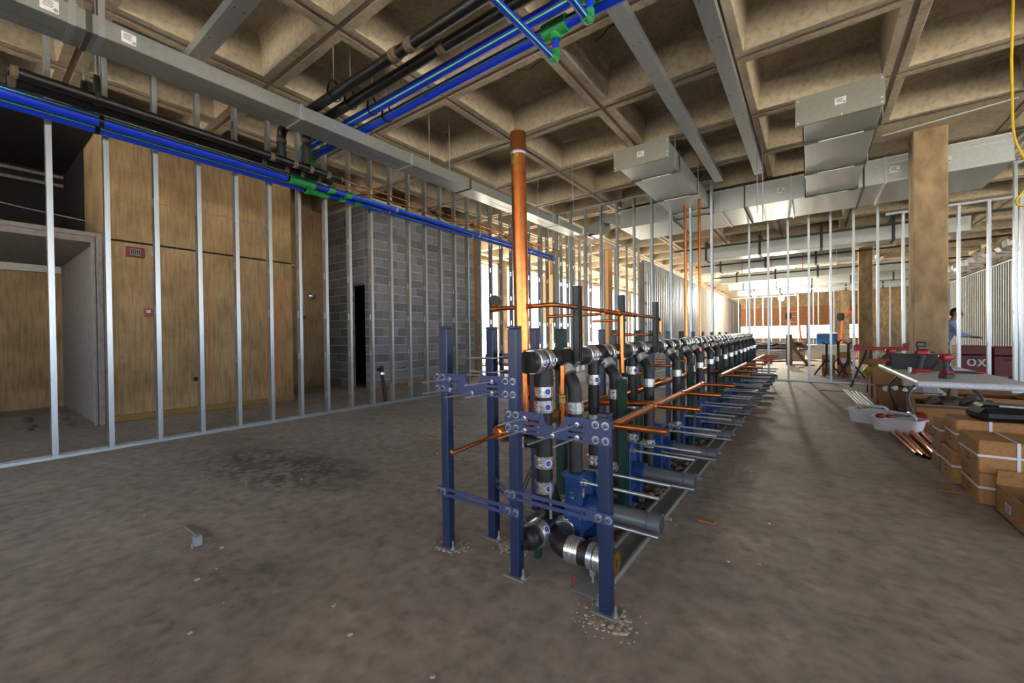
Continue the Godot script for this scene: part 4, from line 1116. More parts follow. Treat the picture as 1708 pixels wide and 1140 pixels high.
func drain_header():
	M.markblue = mat(Color(0.08, 0.17, 0.62), 0.4)
	var hy := func(z: float) -> float: return 1.025 - 0.0132 * (z + 1.7)
	var face := V(0.85, -0.1, 0.6)
	var t := thing("drain_header", "long black iron header pipe with steel couplings along the top of the row", "pipe")
	put(t, "pipe", tubem([V(-1.13, hy.call(-1.66), -1.66), V(-1.13, hy.call(-11.0), -11.0)], 0.055, 20), M.iron)
	var ax := V(0, 0.0132, -1).normalized()
	# branches: straight drops under the header, and wyes that lean to the rod side
	var straight := [-1.82, -2.43, -3.14, -5.05, -6.6, -8.1, -9.6]
	var wyes := [-1.95, -2.50, -3.16, -3.97, -4.52, -4.95, -5.55, -6.05, -6.6, -7.15, -7.7, -8.2, -8.75, -9.3, -9.8, -10.4]
	for z in straight:
		if z == -1.82: continue
		var f := MB.new(); f.lathe(V(-1.13, hy.call(z) , z + 0.09), ax, [[0.055, 0], [0.062, 0.0], [0.062, 0.18], [0.055, 0.18]], 18)
		put(t, "hub", f, M.iron)
		band(t, V(-1.13, hy.call(z), z + 0.11), ax, 0.058, 0.05, face)
		band(t, V(-1.13, hy.call(z), z - 0.11), ax, 0.058, 0.05)
	for i in wyes.size():
		var z: float = wyes[i]
		band(t, V(-1.13, hy.call(z), z + 0.13), ax, 0.058, 0.05, face if i < 4 else Vector3.ZERO)
		band(t, V(-1.13, hy.call(z), z - 0.16), ax, 0.058, 0.05, face if i < 4 else Vector3.ZERO)
	band(t, V(-1.13, hy.call(-1.735), -1.735), ax, 0.058, 0.05, face)
	for i in straight.size():
		var z: float = straight[i]
		var y: float = hy.call(z)
		var r := 0.05 if i == 0 else 0.04
		var o := thing("drain_drop", "%s straight black drop pipe from the near end under the header" % ORD[i], "pipe", V(-1.13, 0, z))
		if i == 0:
			put(o, "pipe", tubem([V(0, y - 0.02, 0), V(0, 0.30, 0)], 0.043, 18), M.iron)
			put(o, "tee_branch", tubem([V(0.0, 0.60, 0), V(-0.10, 0.60, 0.03)], 0.036, 16), M.iron)
			put(o, "test_cap", tubem([V(-0.10, 0.60, 0.03), V(-0.135, 0.60, 0.04)], 0.037, 16), M.white)
			put(o, "neck", tubem([V(0, y - 0.05, 0), V(0, y - 0.14, 0)], 0.052, 18), M.iron)
			for yy in [0.87, 0.79, 0.50, 0.37, 0.66]: band(o, V(0, yy, 0), Vector3.DOWN, 0.047, 0.05, face)
		else:
			put(o, "pipe", tubem([V(0, y - 0.03, 0), V(0, 0.12, 0)], r - 0.004, 16), M.iron)
			band(o, V(0, y - 0.16, 0), Vector3.DOWN, r, 0.05, face if i < 3 else Vector3.ZERO)
			if i < 4:
				band(o, V(0, 0.62, 0), Vector3.DOWN, r, 0.05, face); band(o, V(0, 0.36, 0), Vector3.DOWN, r, 0.05, face)
	for i in wyes.size():
		var z: float = wyes[i]
		var y: float = hy.call(z)
		var o := thing("drain_branch", "%s black wye branch from the near end, bending down on the rod side" % ORD[i], "pipe", V(-1.13, 0, z))
		var x := 0.125
		var p := path([V(0, y + 0.02, -0.02), V(x, y - 0.135, 0.02), V(x, 0.16, 0.02)], 0.07)
		put(o, "pipe", tubem(p, 0.037, 16), M.iron)
		var d := (V(x, y - 0.135, 0.02) - V(0, y + 0.02, -0.02)).normalized()
		put(o, "hub", tubem([V(0, y + 0.02, -0.02), V(0, y + 0.02, -0.02) + d * 0.085], 0.05, 16), M.iron)
		band(o, V(0, y + 0.02, -0.02) + d * 0.112, d, 0.041, 0.045)
		band(o, V(x, y - 0.25, 0.02), Vector3.DOWN, 0.041, 0.048)
		if i < 5: band(o, V(x, 0.33, 0.02), Vector3.DOWN, 0.041, 0.048, face)
	# mirrored branch on the far side near the third strut
	var o := thing("drain_branch", "black wye branch bending down on the wall side near the third strut", "pipe", V(-1.13, 0, -3.3))
	put(o, "pipe", tubem(path([V(0, 1.04, 0), V(-0.13, 0.90, -0.05), V(-0.13, 0.16, -0.05)], 0.07), 0.037, 16), M.iron)
	band(o, V(-0.13, 0.78, -0.05), Vector3.DOWN, 0.041, 0.048)
	# building drain on the floor
	t = thing("floor_drain_line", "thick black iron drain at floor level with an elbow and brass cleanout at its near end", "pipe")
	var c := V(-1.13, 0.15, -1.93)
	put(t, "wye_body", tubem([c + V(0, 0, 0.17), c + V(0, 0, -0.35)], 0.062, 20), M.iron)
	put(t, "main_pipe", tubem([c + V(0, 0, -0.33), c + V(0, 0.0, -2.6)], 0.056, 18), M.iron)
	put(t, "riser_hub", tubem([c + V(0, 0.0, -0.02), c + V(0, 0.19, 0.08)], 0.05, 18), M.iron)
	band(t, c + V(0, 0, 0.19), V(0, 0, 1), 0.062, 0.055, V(1, 0.6, 0.2))
	var rd := MB.new(); rd.lathe(c + V(0, 0, 0.21), V(0, 0, 1), [[0.058, 0], [0.058, 0.05], [0.046, 0.075], [0.030, 0.085], [0.030, 0.13], [0.022, 0.13], [0.022, 0.09], [0.0, 0.09]], 20)
	put(t, "reducer", rd, M.iron)
	put(t, "wye_arm", tubem([c + V(0, 0, -0.12), c + V(0.07, -0.01, 0.04)], 0.056, 18), M.iron)
	var e0 := c + V(0.075, -0.012, 0.05)
	band(t, e0, V(0.4, -0.05, 0.92).normalized(), 0.058, 0.05, V(0.3, 1, 0))
	put(t, "elbow", tubem(path([e0 + V(-0.01, 0, -0.02), V(-1.01, 0.128, -1.745), V(-0.90, 0.125, -1.745)], 0.075), 0.054, 20), M.iron)
	band(t, V(-0.915, 0.125, -1.745), V(1, 0, 0), 0.058, 0.055)
	put(t, "short_pipe", tubem([V(-0.90, 0.125, -1.745), V(-0.74, 0.125, -1.745)], 0.055, 20), M.iron)
	var rp := MB.new(); rp.box(V(-0.868, 0.155, -1.698), V(0.008, 0.03, 0.006), 0.001, Basis(V(1, 0, 0), 0.6))
	put(t, "red_print", rp, M.red, Vector3.ZERO, "red printed ring on the pipe")
	var hr := MB.new(); hr.lathe(V(-0.835, 0.125, -1.745), V(1, 0, 0), [[0.056, 0], [0.062, 0.0], [0.062, 0.028], [0.056, 0.028]], 20)
	hr.box(V(-0.821, 0.053, -1.735), V(0.02, 0.03, 0.03), 0.004)
	hr.tube([V(-0.821, 0.06, -1.735), V(-0.821, 0.0, -1.735)], 0.006, 8)
	put(t, "ring_hanger", hr, M.zinc)
	band(t, V(-0.772, 0.125, -1.745), V(1, 0, 0), 0.058, 0.05)
	var co := MB.new(); co.lathe(V(-0.745, 0.125, -1.745), V(1, 0, 0), [[0.056, 0], [0.062, 0.004], [0.062, 0.03], [0.050, 0.034], [0.050, 0.03]], 22)
	put(t, "cleanout_body", co, M.iron)
	var cb := MB.new(); cb.lathe(V(-0.715, 0.125, -1.745), V(1, 0, 0), [[0.050, 0], [0.050, 0.006], [0.0, 0.006]], 22)
	cb.box(V(-0.705, 0.125, -1.745), V(0.008, 0.035, 0.01), 0.001)
	put(t, "cleanout_plug", cb, M.brass, Vector3.ZERO, "brass cleanout plug with a raised bar")
	single("scrap_sheet", boxm(V(0.16, 0.004, 0.14), 0.0, V(-0.80, 0.006, -1.70)), M.strip, "small dusty metal sheet lying under the near drain end", "sheet")
	single("red_marker", tubem([V(-0.885, 0.0, -1.675), V(-0.883, 0.045, -1.68)], 0.004, 8), M.red, "small red marker stuck up beside the metal sheet under the drain", "marker")
	single("channel_stub", spanm(V(-1.17, 0, -1.80), V(-1.135, 0.09, -1.765), 0.003), M.green, "short green channel stub under the drain reducer", "strut")

func copper_lines():
	var t := thing("copper_riser", "tall thick copper riser standing at the near end of the row", "pipe", V(-1.228, 0.69, -1.775))
	put(t, "pipe", tubem([V(0, 0.0, 0), V(-0.017, 1.50, 0)], 0.0395, 20), M.copper)
	var cp := MB.new(); cp.lathe(V(-0.017, 1.44, 0), V(0, 1, 0), [[0.0395, 0], [0.0425, 0.0], [0.0425, 0.10], [0.039, 0.10], [0.039, 0.06], [0.0, 0.06]], 20)
	put(t, "cap", cp, mat(Color(0.62, 0.40, 0.20), 0.22, 0.95), Vector3.ZERO, "darker copper coupling at the open top")
	var sb := MB.new(); sb.lathe(V(-0.017, 1.425, 0), V(0, 1, 0), [[0.0397, 0], [0.0412, 0.004], [0.0412, 0.012], [0.0397, 0.016]], 20)
	put(t, "solder_ring", sb, M.zinc)
	var sd := MB.new(); sd.lathe(V(-0.017, 1.37, 0), V(0, 1, 0), [[0.0396, 0], [0.040, 0.0], [0.040, 0.05], [0.0396, 0.05]], 20)
	put(t, "flux_stain", sd, M.solder)
	var el := tubem(path([V(0, 0.02, 0), V(-0.02, -0.03, 0.0), V(-0.055, -0.035, 0.12)], 0.03), 0.045, 18)
	put(t, "elbow", el, M.copper)
	# thick horizontal line
	t = thing("copper_main", "thick copper main running low through the row behind the plates", "pipe")
	put(t, "pipe", tubem([V(-1.275, 0.668, -1.62), V(-1.275, 0.645, -6.6)], 0.036, 18), M.copper)
	var eb := MB.new(); eb.lathe(V(-1.275, 0.669, -1.68), V(0, 0, 1), [[0.036, -0.06], [0.044, -0.055], [0.046, 0.02], [0.040, 0.05], [0.024, 0.068], [0.014, 0.072], [0.0, 0.072]], 18)
	put(t, "end_cap", eb, M.copper)
	var br := MB.new(); br.lathe(V(-1.275, 0.667, -2.02), V(0, 0, -1), [[0.036, 0], [0.041, 0.0], [0.041, 0.16], [0.036, 0.16]], 18)
	put(t, "soldered_tee", br, M.solder)
	put(t, "stub_tube", tubem([V(-1.278, 0.66, -1.62), V(-1.28, 0.643, -1.29)], 0.0095, 12), M.copper)
	var sc := MB.new(); sc.lathe(V(-1.2799, 0.644, -1.305), V(0, 0, 1), [[0.0095, 0], [0.0115, 0.0], [0.0115, 0.018], [0.0, 0.02]], 12)
	put(t, "stub_cap", sc, M.copper)
	for z in [-2.95, -3.6]:
		put(t, "tee_arm", tubem([V(-1.275, 0.66, z), V(-1.12, 0.73, z - 0.22)], 0.028, 14), M.copper)
	put(t, "cross_arm", tubem([V(-1.275, 0.665, -2.79), V(-0.84, 0.69, -2.79)], 0.022, 14), M.copper)
	put(t, "cross_arm", tubem([V(-1.275, 0.65, -5.9), V(-0.84, 0.69, -5.9)], 0.022, 14), M.copper)
	t = thing("small_riser", "short capped copper riser standing behind the second plate", "pipe", V(-1.06, 0.67, -1.89))
	put(t, "pipe", tubem([V(0, 0, 0), V(0, 0.33, 0)], 0.018, 14), M.copper)
	var sv := MB.new(); sv.lathe(V(0, 0.13, 0), Vector3.UP, [[0.018, 0], [0.024, 0.003], [0.024, 0.03], [0.026, 0.035], [0.026, 0.045], [0.018, 0.05]], 14)
	put(t, "fitting", sv, M.solder)
	# upper line with gauge
	t = thing("copper_upper_line", "thin copper line with a gauge and a tee above the header pipe", "pipe")
	put(t, "pipe", tubem(path([V(-1.47, 1.315, -1.83), V(-1.05, 1.315, -1.80), V(-1.05, 1.305, -3.42)], 0.03), 0.0125, 14), M.copper)
	var ga := MB.new(); ga.lathe(V(-1.47, 1.36, -1.845), V(0.3, -0.1, 1).normalized(), [[0.0, -0.015], [0.034, -0.012], [0.036, 0.008], [0.030, 0.010], [0.028, 0.006], [0.0, 0.006]], 20)
	put(t, "gauge", ga, M.seal, Vector3.ZERO, "round dark pressure gauge")
	put(t, "gauge_stem", tubem([V(-1.47, 1.30, -1.83), V(-1.47, 1.34, -1.84)], 0.010, 10), M.brass)
	put(t, "end_fitting", tubem([V(-1.485, 1.315, -1.83), V(-1.43, 1.315, -1.83)], 0.017, 12), M.copper)
	for q in [[-2.42, -2.64, 0.017], [-2.78, -3.0, 0.017], [-2.64, -2.78, 0.021]]:
		put(t, "sleeve", tubem([V(-1.05, 1.308, q[0]), V(-1.05, 1.306, q[1])], q[2], 14), M.copper)
	put(t, "down_pipe", tubem([V(-1.05, 1.308, -2.71), V(-1.05, 0.90, -2.71)], 0.020, 16), M.copper)
	for q in [[V(-1.42, 1.288, -2.35), V(-1.05, 1.29, -2.38), "near"], [V(-1.36, 1.268, -2.92), V(-1.1, 1.272, -2.95), "far"]]:
		put(t, "side_tube", tubem([q[0], q[1]], 0.010, 10), M.copper)
	put(t, "loop", tubem(path([V(-1.05, 1.305, -3.4), V(-1.05, 1.305, -3.6), V(-1.05, 1.16, -3.6), V(-1.12, 1.16, -3.3), V(-1.2, 1.165, -2.9)], 0.03), 0.0115, 12), M.copper)
	for q in [[-1.30, -5.60, 2.85, "shorter"], [-1.30, -6.43, 3.156, "taller"]]:
		t = thing("copper_tube", "%s of two thin upright copper tubes rising from the middle of the row" % q[3], "pipe", V(q[0], 0.63, q[1]))
		put(t, "pipe", tubem([V(0, 0, 0), V(0, q[2] - 0.65, 0)], 0.019, 14), M.copper)
		put(t, "cap", tubem([V(0, q[2] - 0.68, 0), V(0, q[2] - 0.645, 0)], 0.022, 14), M.copper)
	# manifolds with stubs on the rod side
	var z := -2.0
	for i in 3:
		t = thing("copper_manifold", ["nearest copper manifold with capped stubs pointing to the open floor", "middle copper manifold with capped stubs pointing to the open floor", "farthest copper manifold with capped stubs pointing to the open floor"][i], "pipe")
		var n := 4
		put(t, "pipe", tubem([V(-0.83, 0.69, z + 0.02), V(-0.83, 0.69, z - 0.715 * (n - 1))], 0.021, 16), M.copper)
		put(t, "support_leg", tubem([V(-0.83, 0.69, z - 0.715 * (n - 1) + 0.2), V(-0.875, 0.0, z - 0.715 * (n - 1) + 0.2)], 0.007, 8), M.seal)
		for k in n:
			var zz := z - 0.715 * k
			put(t, "stub", tubem([V(-0.83, 0.69, zz), V(-0.555, 0.69, zz)], 0.0165, 14), M.copper)
			put(t, "stub_cap", tubem([V(-0.585, 0.69, zz), V(-0.55, 0.69, zz)], 0.0185, 14), M.copper)
			var c := MB.new(); c.lathe(V(-0.83, 0.69, zz + 0.04), V(0, 0, -1), [[0.021, 0], [0.0245, 0.002], [0.0245, 0.078], [0.021, 0.08]], 16)
			if k > 0: put(t, "tee", c, M.copper)
		z -= 0.715 * n + 0.35
	for i in 4:
		single("copper_stub", tubem([V(-1.55 - 0.14, 0.82, -3.6 - 1.0 * i), V(-1.2, 0.82, -3.6 - 1.0 * i)], 0.016, 12), M.copper, "%s copper stub from the near end, pointing to the stud wall" % ORD[i], "pipe")

func carriers():
	var first: Node3D
	for i in 13:
		var z := -2.0 - 0.712 * i
		var label := "%s blue fixture carrier from the near end, with threaded rods and dark nozzle" % ORD[i]
		if i == 0:
			var t := thing("fixture_carrier", label, "fixture carrier", V(-1.0, 0, z), 0, "row of fixture carriers")
			first = t
			var b := MB.new()
			for s in [-1, 1]:
				b.span(V(-0.045, 0.0, s * 0.105 - 0.018), V(0.045, 0.43 if s == 1 else 0.40, s * 0.105 + 0.018), 0.004)
			put(t, "upright", b, M.carrier)
			var pl := MB.new()
			pl.span(V(-0.02, 0.10, -0.12), V(0.02, 0.40, 0.12), 0.004)
			put(t, "face_plate", pl, M.carrier)
			put(t, "top_bracket", spanm(V(-0.05, 0.42, 0.07), V(0.055, 0.445, 0.14), 0.003), M.carrier)
			var nz := MB.new()
			nz.lathe(V(0.02, 0.235, 0), V(1, 0, 0), [[0.062, 0], [0.062, 0.08], [0.047, 0.085], [0.047, 0.335], [0.052, 0.34], [0.052, 0.40], [0.044, 0.40], [0.040, 0.2], [0.0, 0.2]], 22)
			put(t, "nozzle", nz, M.nozzle, Vector3.ZERO, "dark grey nozzle pipe with a rim")
			put(t, "adapter", tubem([V(0.02, 0.235, 0), V(0.11, 0.235, 0)], 0.066, 20), M.carrier)
			for q in [[0.225, 0.112], [0.225, -0.112], [0.40, 0.098], [0.40, -0.098]]:
				put(t, "threaded_rod", tubem([V(-0.03, q[0], q[1]), V(0.435, q[0], q[1])], 0.0085, 10), M.zinc)
				var nt := MB.new()
				for xx in [0.05, 0.064]: nt.lathe(V(xx, q[0], q[1]), V(1, 0, 0), [[0.016, 0], [0.016, 0.010], [0.0085, 0.010]], 6)
				nt.lathe(V(0.045, q[0], q[1]), V(1, 0, 0), [[0.021, 0], [0.021, 0.004], [0.012, 0.004]], 12)
				put(t, "nut", nt, M.zinc)
			put(t, "base_foot", spanm(V(-0.07, 0, -0.14), V(0.07, 0.012, 0.14), 0.003), M.carrier)
		else:
			dup(first, V(-1.0, 0, z), label)

func carton(called: String, label: String, x0: float, z1: float, l: float, d: float, y0: float, h: float, turn := 0.0, straps := true, m = null):
	# l along x, d along -z; origin at the near left lower corner
	var t := thing(called, label, "box", V(x0, y0, z1), turn)
	put(t, "body", spanm(V(0, 0, -d), V(l, h, 0), 0.007), m if m else M.card)
	var fl := MB.new()
	fl.span(V(0.01, h - 0.001, -d + 0.008), V(l - 0.01, h + 0.003, -d * 0.51)); fl.span(V(0.01, h - 0.001, -d * 0.49), V(l - 0.01, h + 0.003, -0.008))
	put(t, "flap", fl, m if m else M.card)
	if straps:
		var s := MB.new()
		for y in [h * 0.52]:
			s.span(V(-0.003, y, -d - 0.002), V(-0.0005, y + 0.014, 0.002)); s.span(V(-0.003, y, 0.0005), V(l, y + 0.014, 0.003))
		s.span(V(0.17, -0.001, 0.0005), V(0.186, h + 0.004, 0.0035)); s.span(V(0.17, h + 0.002, -d), V(0.186, h + 0.005, 0.002))
		put(t, "strap", s, M.strap, Vector3.ZERO, "white plastic strapping")
	var p := MB.new()
	for k in 4: p.span(V(-0.0012, h * (0.25 + 0.13 * k), -d * 0.62), V(-0.0002, h * (0.25 + 0.13 * k) + 0.008, -d * (0.40 + 0.05 * (k % 2))))
	put(t, "print", p, M.print)
	p = MB.new()
	for k in 3: p.span(V(0.36, h * (0.28 + 0.16 * k), 0.0002), V(0.36 + 0.09 + 0.04 * (k % 2), h * (0.28 + 0.16 * k) + 0.009, 0.0012))
	put(t, "print", p, M.print)
	return t

func open_box(called: String, label: String, at: Vector3, s: Vector3, turn: float, flaps: Array, m = null):
	var t := thing(called, label, "box", at, turn)
	var b := MB.new()
	var k := 0.006
	b.span(V(0, 0, -s.z), V(s.x, k, 0)); b.span(V(0, 0, -s.z), V(k, s.y, 0)); b.span(V(s.x - k, 0, -s.z), V(s.x, s.y, 0)); b.span(V(0, 0, -k), V(s.x, s.y, 0)); b.span(V(0, 0, -s.z), V(s.x, s.y, -s.z + k))
	put(t, "body", b, m if m else M.card2)
	var li := MB.new()
	var kk := k + 0.001
	li.span(V(kk, k, -s.z + kk), V(s.x - kk, k + 0.001, -kk)); li.span(V(kk, k, -s.z + kk), V(kk + 0.001, s.y - 0.004, -kk)); li.span(V(s.x - kk - 0.001, k, -s.z + kk), V(s.x - kk, s.y - 0.004, -kk)); li.span(V(kk, k, -kk - 0.001), V(s.x - kk, s.y - 0.004, -kk)); li.span(V(kk, k, -s.z + kk), V(s.x - kk, s.y - 0.004, -s.z + kk + 0.001))
	put(t, "shaded_inside", li, M.cardshade)  # added inner sheets, coloured darker to carry the shade inside the box
	for f in flaps:                                                                     # side (0 left, 1 right, 2 near, 3 far), angle out from upright, length
		var fm := MB.new()
		var o: Vector3; var dir: Vector3; var w: Vector3
		match int(f[0]):
			0: o = V(0, s.y, -s.z * 0.5); dir = V(-sin(f[1]), cos(f[1]), 0); w = V(0, 0, s.z)
			1: o = V(s.x, s.y, -s.z * 0.5); dir = V(sin(f[1]), cos(f[1]), 0); w = V(0, 0, s.z)
			2: o = V(s.x * 0.5, s.y, 0); dir = V(0, cos(f[1]), sin(f[1])); w = V(s.x, 0, 0)
			_: o = V(s.x * 0.5, s.y, -s.z); dir = V(0, cos(f[1]), -sin(f[1])); w = V(s.x, 0, 0)
		fm.box(o + dir * f[2] * 0.5, V(w.length(), f[2], 0.005), 0.0, Basis(w.normalized(), dir, w.normalized().cross(dir)))
		put(t, "flap", fm, m if m else M.card2)
	return t

func tote(label: String, at: Vector3, turn: float):
	var t := thing("tool_tote", label, "tote", at, turn)
	var m := MB.new()
	var rings := []
	for q in [[0.195, 0.105, 0.0], [0.225, 0.13, 0.15], [0.245, 0.15, 0.152], [0.245, 0.15, 0.165], [0.222, 0.127, 0.165], [0.19, 0.10, 0.012]]:
		var ring := []
		for i in 24:
			var a := TAU * i / 24.0
			var c := cos(a); var s := sin(a)
			ring.append(V(signf(c) * pow(absf(c), 0.35) * q[0], q[2], signf(s) * pow(absf(s), 0.35) * q[1]))
		rings.append(ring)
	for k in rings.size() - 1:
		for i in 24:
			var j := (i + 1) % 24
			m.face(rings[k][i], rings[k][j], rings[k + 1][j], rings[k + 1][i], V(0, 0.08, 0) if k < 4 else (rings[k][i] + rings[k][j]) * 0.55)
	for i in range(1, 23): m.tri(rings[5][0], rings[5][i], rings[5][i + 1], Vector3.UP, Vector3.UP, Vector3.UP)
	put(t, "tub", m, M.white)
	put(t, "handle", tubem(path([V(-0.18, 0.03, 0), V(-0.15, 0.215, 0), V(0.15, 0.215, 0), V(0.18, 0.03, 0)], 0.05), 0.017, 10), M.offwhite)
	var d := MB.new(); d.span(V(-0.19, 0.03, -0.004), V(0.19, 0.13, 0.004))
	put(t, "divider", d, M.offwhite)
	return t

func drill(label: String, at: Vector3, turn: float):
	var t := thing("cordless_drill", label, "drill", at, turn)
	put(t, "battery", spanm(V(-0.06, 0, -0.04), V(0.06, 0.05, 0.04), 0.008), M.seal)
	put(t, "base", spanm(V(-0.05, 0.05, -0.035), V(0.055, 0.075, 0.035), 0.008), M.red)
	put(t, "grip", tubem([V(-0.012, 0.07, 0), V(-0.006, 0.12, 0), V(-0.018, 0.19, 0)], [0.024, 0.021, 0.026], 12), M.seal)
	put(t, "motor", tubem([V(-0.075, 0.215, 0), V(-0.06, 0.215, 0), V(0.03, 0.215, 0), V(0.06, 0.215, 0)], [0.026, 0.038, 0.038, 0.030], 16), M.red)
	put(t, "chuck", tubem([V(0.06, 0.215, 0), V(0.09, 0.215, 0), V(0.105, 0.215, 0)], [0.024, 0.021, 0.010], 12), M.seal)

func right_side():
	# cartons
	carton("carton", "lower strapped carton at right standing on the floor behind the open box", 0.905, -4.03, 1.05, 0.385, 0.0, 0.205)
	carton("carton", "upper strapped carton at right with printed lines, resting on the front carton", 0.90, -4.02, 1.1, 0.39, 0.21, 0.215, 0.02)
	carton("carton", "strapped carton on the floor behind the front stack, darker edge showing", 0.865, -4.46, 1.0, 0.33, 0.0, 0.245)
	carton("carton", "topmost large carton under the black bag, on the rear stack", 0.885, -4.47, 1.15, 0.33, 0.25, 0.235, -0.01)
	carton("carton", "small carton on the floor at the far left end of the rear stack", 0.86, -4.82, 0.5, 0.25, 0.0, 0.235, 0.0, true, M.card2)
	carton("carton", "small loosely strapped carton on top at the far left end of the rear stack", 0.865, -4.83, 0.4, 0.22, 0.24, 0.17, 0.0, true, M.card2)
	var ob = open_box("open_carton", "open carton with a white label at the right edge, nearest on the floor", V(0.965, 0, -3.50), V(0.8, 0.17, 0.46), 0.0, [[3, -0.35, 0.1]], M.card)
	put(ob, "label", boxm(V(0.0015, 0.05, 0.085), 0.0, V(-0.001, 0.075, -0.26)), M.white, Vector3.ZERO, "white paper label")
	var pr := MB.new()
	for k in 4: pr.box(V(-0.0022, 0.058 + 0.011 * k, -0.26), V(0.0006, 0.004, 0.065))
	put(ob, "print", pr, M.seal)
	# black bag on the top carton
	var t := thing("black_bag", "black folded plastic case and bag lying on the topmost carton", "bag", V(1.28, 0.485, -4.62))
	var m := MB.new()
	m.box(V(-0.14, 0.05, 0.02), V(0.30, 0.10, 0.24), 0.035, Basis(Vector3.UP, 0.2)); m.box(V(0.12, 0.035, 0.0), V(0.44, 0.07, 0.26), 0.03, Basis(Vector3.UP, -0.12)); m.box(V(0.0, 0.095, -0.02), V(0.5, 0.04, 0.22), 0.018, Basis(V(0, 0, 1), -0.03))
	put(t, "bag", m, M.bag)
	put(t, "trim", tubem(path([V(-0.16, 0.118, 0.09), V(0.10, 0.115, 0.125), V(0.30, 0.10, 0.03), V(0.05, 0.122, -0.08)], 0.04), 0.007, 8), M.offwhite, Vector3.ZERO, "pale zip edging")
	put(t, "flat_sleeve", boxm(V(0.34, 0.025, 0.10), 0.01, V(0.20, 0.013, 0.13)), M.bag)
	# copper lengths on the floor
	var cop := [[0.745, -6.36, 0.80, -5.30, 0.016], [0.80, -6.42, 0.835, -5.22, 0.02], [0.855, -6.45, 0.862, -5.18, 0.014], [0.92, -6.50, 0.925, -5.24, 0.03], [1.02, -6.57, 0.99, -5.52, 0.022], [1.05, -6.5, 1.06, -5.45, 0.016]]
	var wl := ["leftmost thin", "second", "short thin dark-ended", "thickest", "fifth", "rightmost thin"]
	for i in cop.size():
		var q: Array = cop[i]
		var tb := MB.new()
		var a := V(q[0], q[4], q[1]); var b := V(q[2], q[4], q[3])
		tb.tube([a, b], q[4], 16, false)
		var inn := MB.new(); inn.tube([a, b], q[4] * 0.86, 14, false)
		t = thing("copper_length", "%s copper pipe of the lengths lying on the floor under the table" % wl[i], "pipe")
		put(t, "pipe", tb, M.copper); put(t, "bore", inn, M.dark)
	# steel studs on the floor further back
	for i in 5:
		var o := V(0.53 + 0.055 * i, 0, -10.8 + 0.1 * i)
		var d := V(0.10 - 0.012 * i, 0, 2.6 - 0.15 * i)
		m = MB.new()
		m.bar(o + V(0, 0.003, 0), o + d + V(0, 0.003, 0), 0.035, 0.003)
		for s in [-1, 1]: m.bar(o + V(0.017 * s, 0.016, 0), o + d + V(0.017 * s, 0.016, 0), 0.002, 0.03)
		single("loose_stud", m, M.galv, "%s from the left of the loose steel channels on the floor" % ORD[i], "channel")
	# folding table
	t = thing("folding_table", "white folding table with curved grey legs at right, tools on top", "table", V(1.225, 0, -6.9))
	put(t, "tabletop", spanm(V(-0.395, 0.625, -1.4), V(0.395, 0.68, 1.4), 0.014), M.table)
	for z in [0.45, -1.25]:
		for s in [-1, 1]:
			put(t, "leg", tubem(path([V(s * 0.16, 0.62, z - 0.30 * signf(z)), V(s * 0.33, 0.40, z - 0.18 * signf(z)), V(s * 0.20, 0.012, z)], 0.30), 0.016, 10), M.leg)
		put(t, "leg_brace", tubem([V(-0.24, 0.30, z - 0.14 * signf(z)), V(0.24, 0.30, z - 0.14 * signf(z))], 0.011, 8), M.leg)
		put(t, "foot_bar", tubem([V(-0.21, 0.014, z), V(0.21, 0.014, z)], 0.014, 8), M.leg)
	drill("red cordless drill standing on the near part of the white table", V(1.125, 0.68, -6.0), 0.9)
	drill("small red and orange driver at the far left corner of the white table", V(0.93, 0.68, -7.9), 0.9)
	t = thing("tool_case", "black open tool case leaning behind the cordless grinder on the table", "case", V(1.08, 0.68, -7.15), -0.15)
	put(t, "lid", boxm(V(0.46, 0.20, 0.02), 0.006, V(0.0, 0.105, 0.0)), M.bag)
	var pz := PackedVector2Array([Vector2(-0.10, 0), Vector2(0.10, 0), Vector2(0.01, 0.18)])
	m = MB.new(); m.prism(pz, 0.02, Transform3D(Basis(), V(0.22, 0, 0.06)))
	put(t, "side", m, M.bag)
	t = thing("band_saw_tool", "red and black cordless saw standing upright on the table", "saw", V(1.07, 0.68, -6.85))
	put(t, "base", boxm(V(0.17, 0.04, 0.12), 0.012, V(0, 0.02, 0)), M.red)
	put(t, "neck", tubem([V(-0.02, 0.03, 0), V(0.0, 0.14, 0), V(0.01, 0.22, 0)], [0.035, 0.03, 0.045], 12), M.seal)
	put(t, "body", boxm(V(0.13, 0.07, 0.10), 0.02, V(0.01, 0.235, 0)), M.red)
	put(t, "head", boxm(V(0.10, 0.05, 0.09), 0.018, V(0.01, 0.29, 0)), M.leg)
	put(t, "handle", tubem(path([V(-0.035, 0.30, 0), V(-0.035, 0.355, 0), V(0.04, 0.355, 0), V(0.04, 0.30, 0)], 0.012), 0.010, 8), M.bag)
	put(t, "trigger_arm", tubem([V(0.06, 0.24, 0.0), V(0.12, 0.235, 0.0)], 0.008, 8), M.bag)
	t = thing("spray_can", "small white can with a red cap beside the table edge", "can", V(0.93, 0.68, -6.55))
	put(t, "can", tubem([V(0, 0, 0), V(0, 0.07, 0)], 0.016, 14), M.white)
	put(t, "cap", tubem([V(0, 0.0, 0.04), V(0.05, 0.02, 0.04)], 0.013, 10), M.red)
	t = thing("utility_knife", "flat black and red tool lying near the right of the table", "tool", V(1.42, 0.692, -6.8), 0.1)
	put(t, "handle", boxm(V(0.20, 0.022, 0.03), 0.006, V(0, 0, 0)), M.bag)
	put(t, "tip", boxm(V(0.06, 0.026, 0.034), 0.006, V(0.12, 0.002, 0)), M.red)
	single("paper_roll", boxm(V(0.62, 0.012, 0.5), 0.003, V(1.26, 0.686, -7.6)), M.table, "pale flat sheet lying on the far half of the table", "sheet")
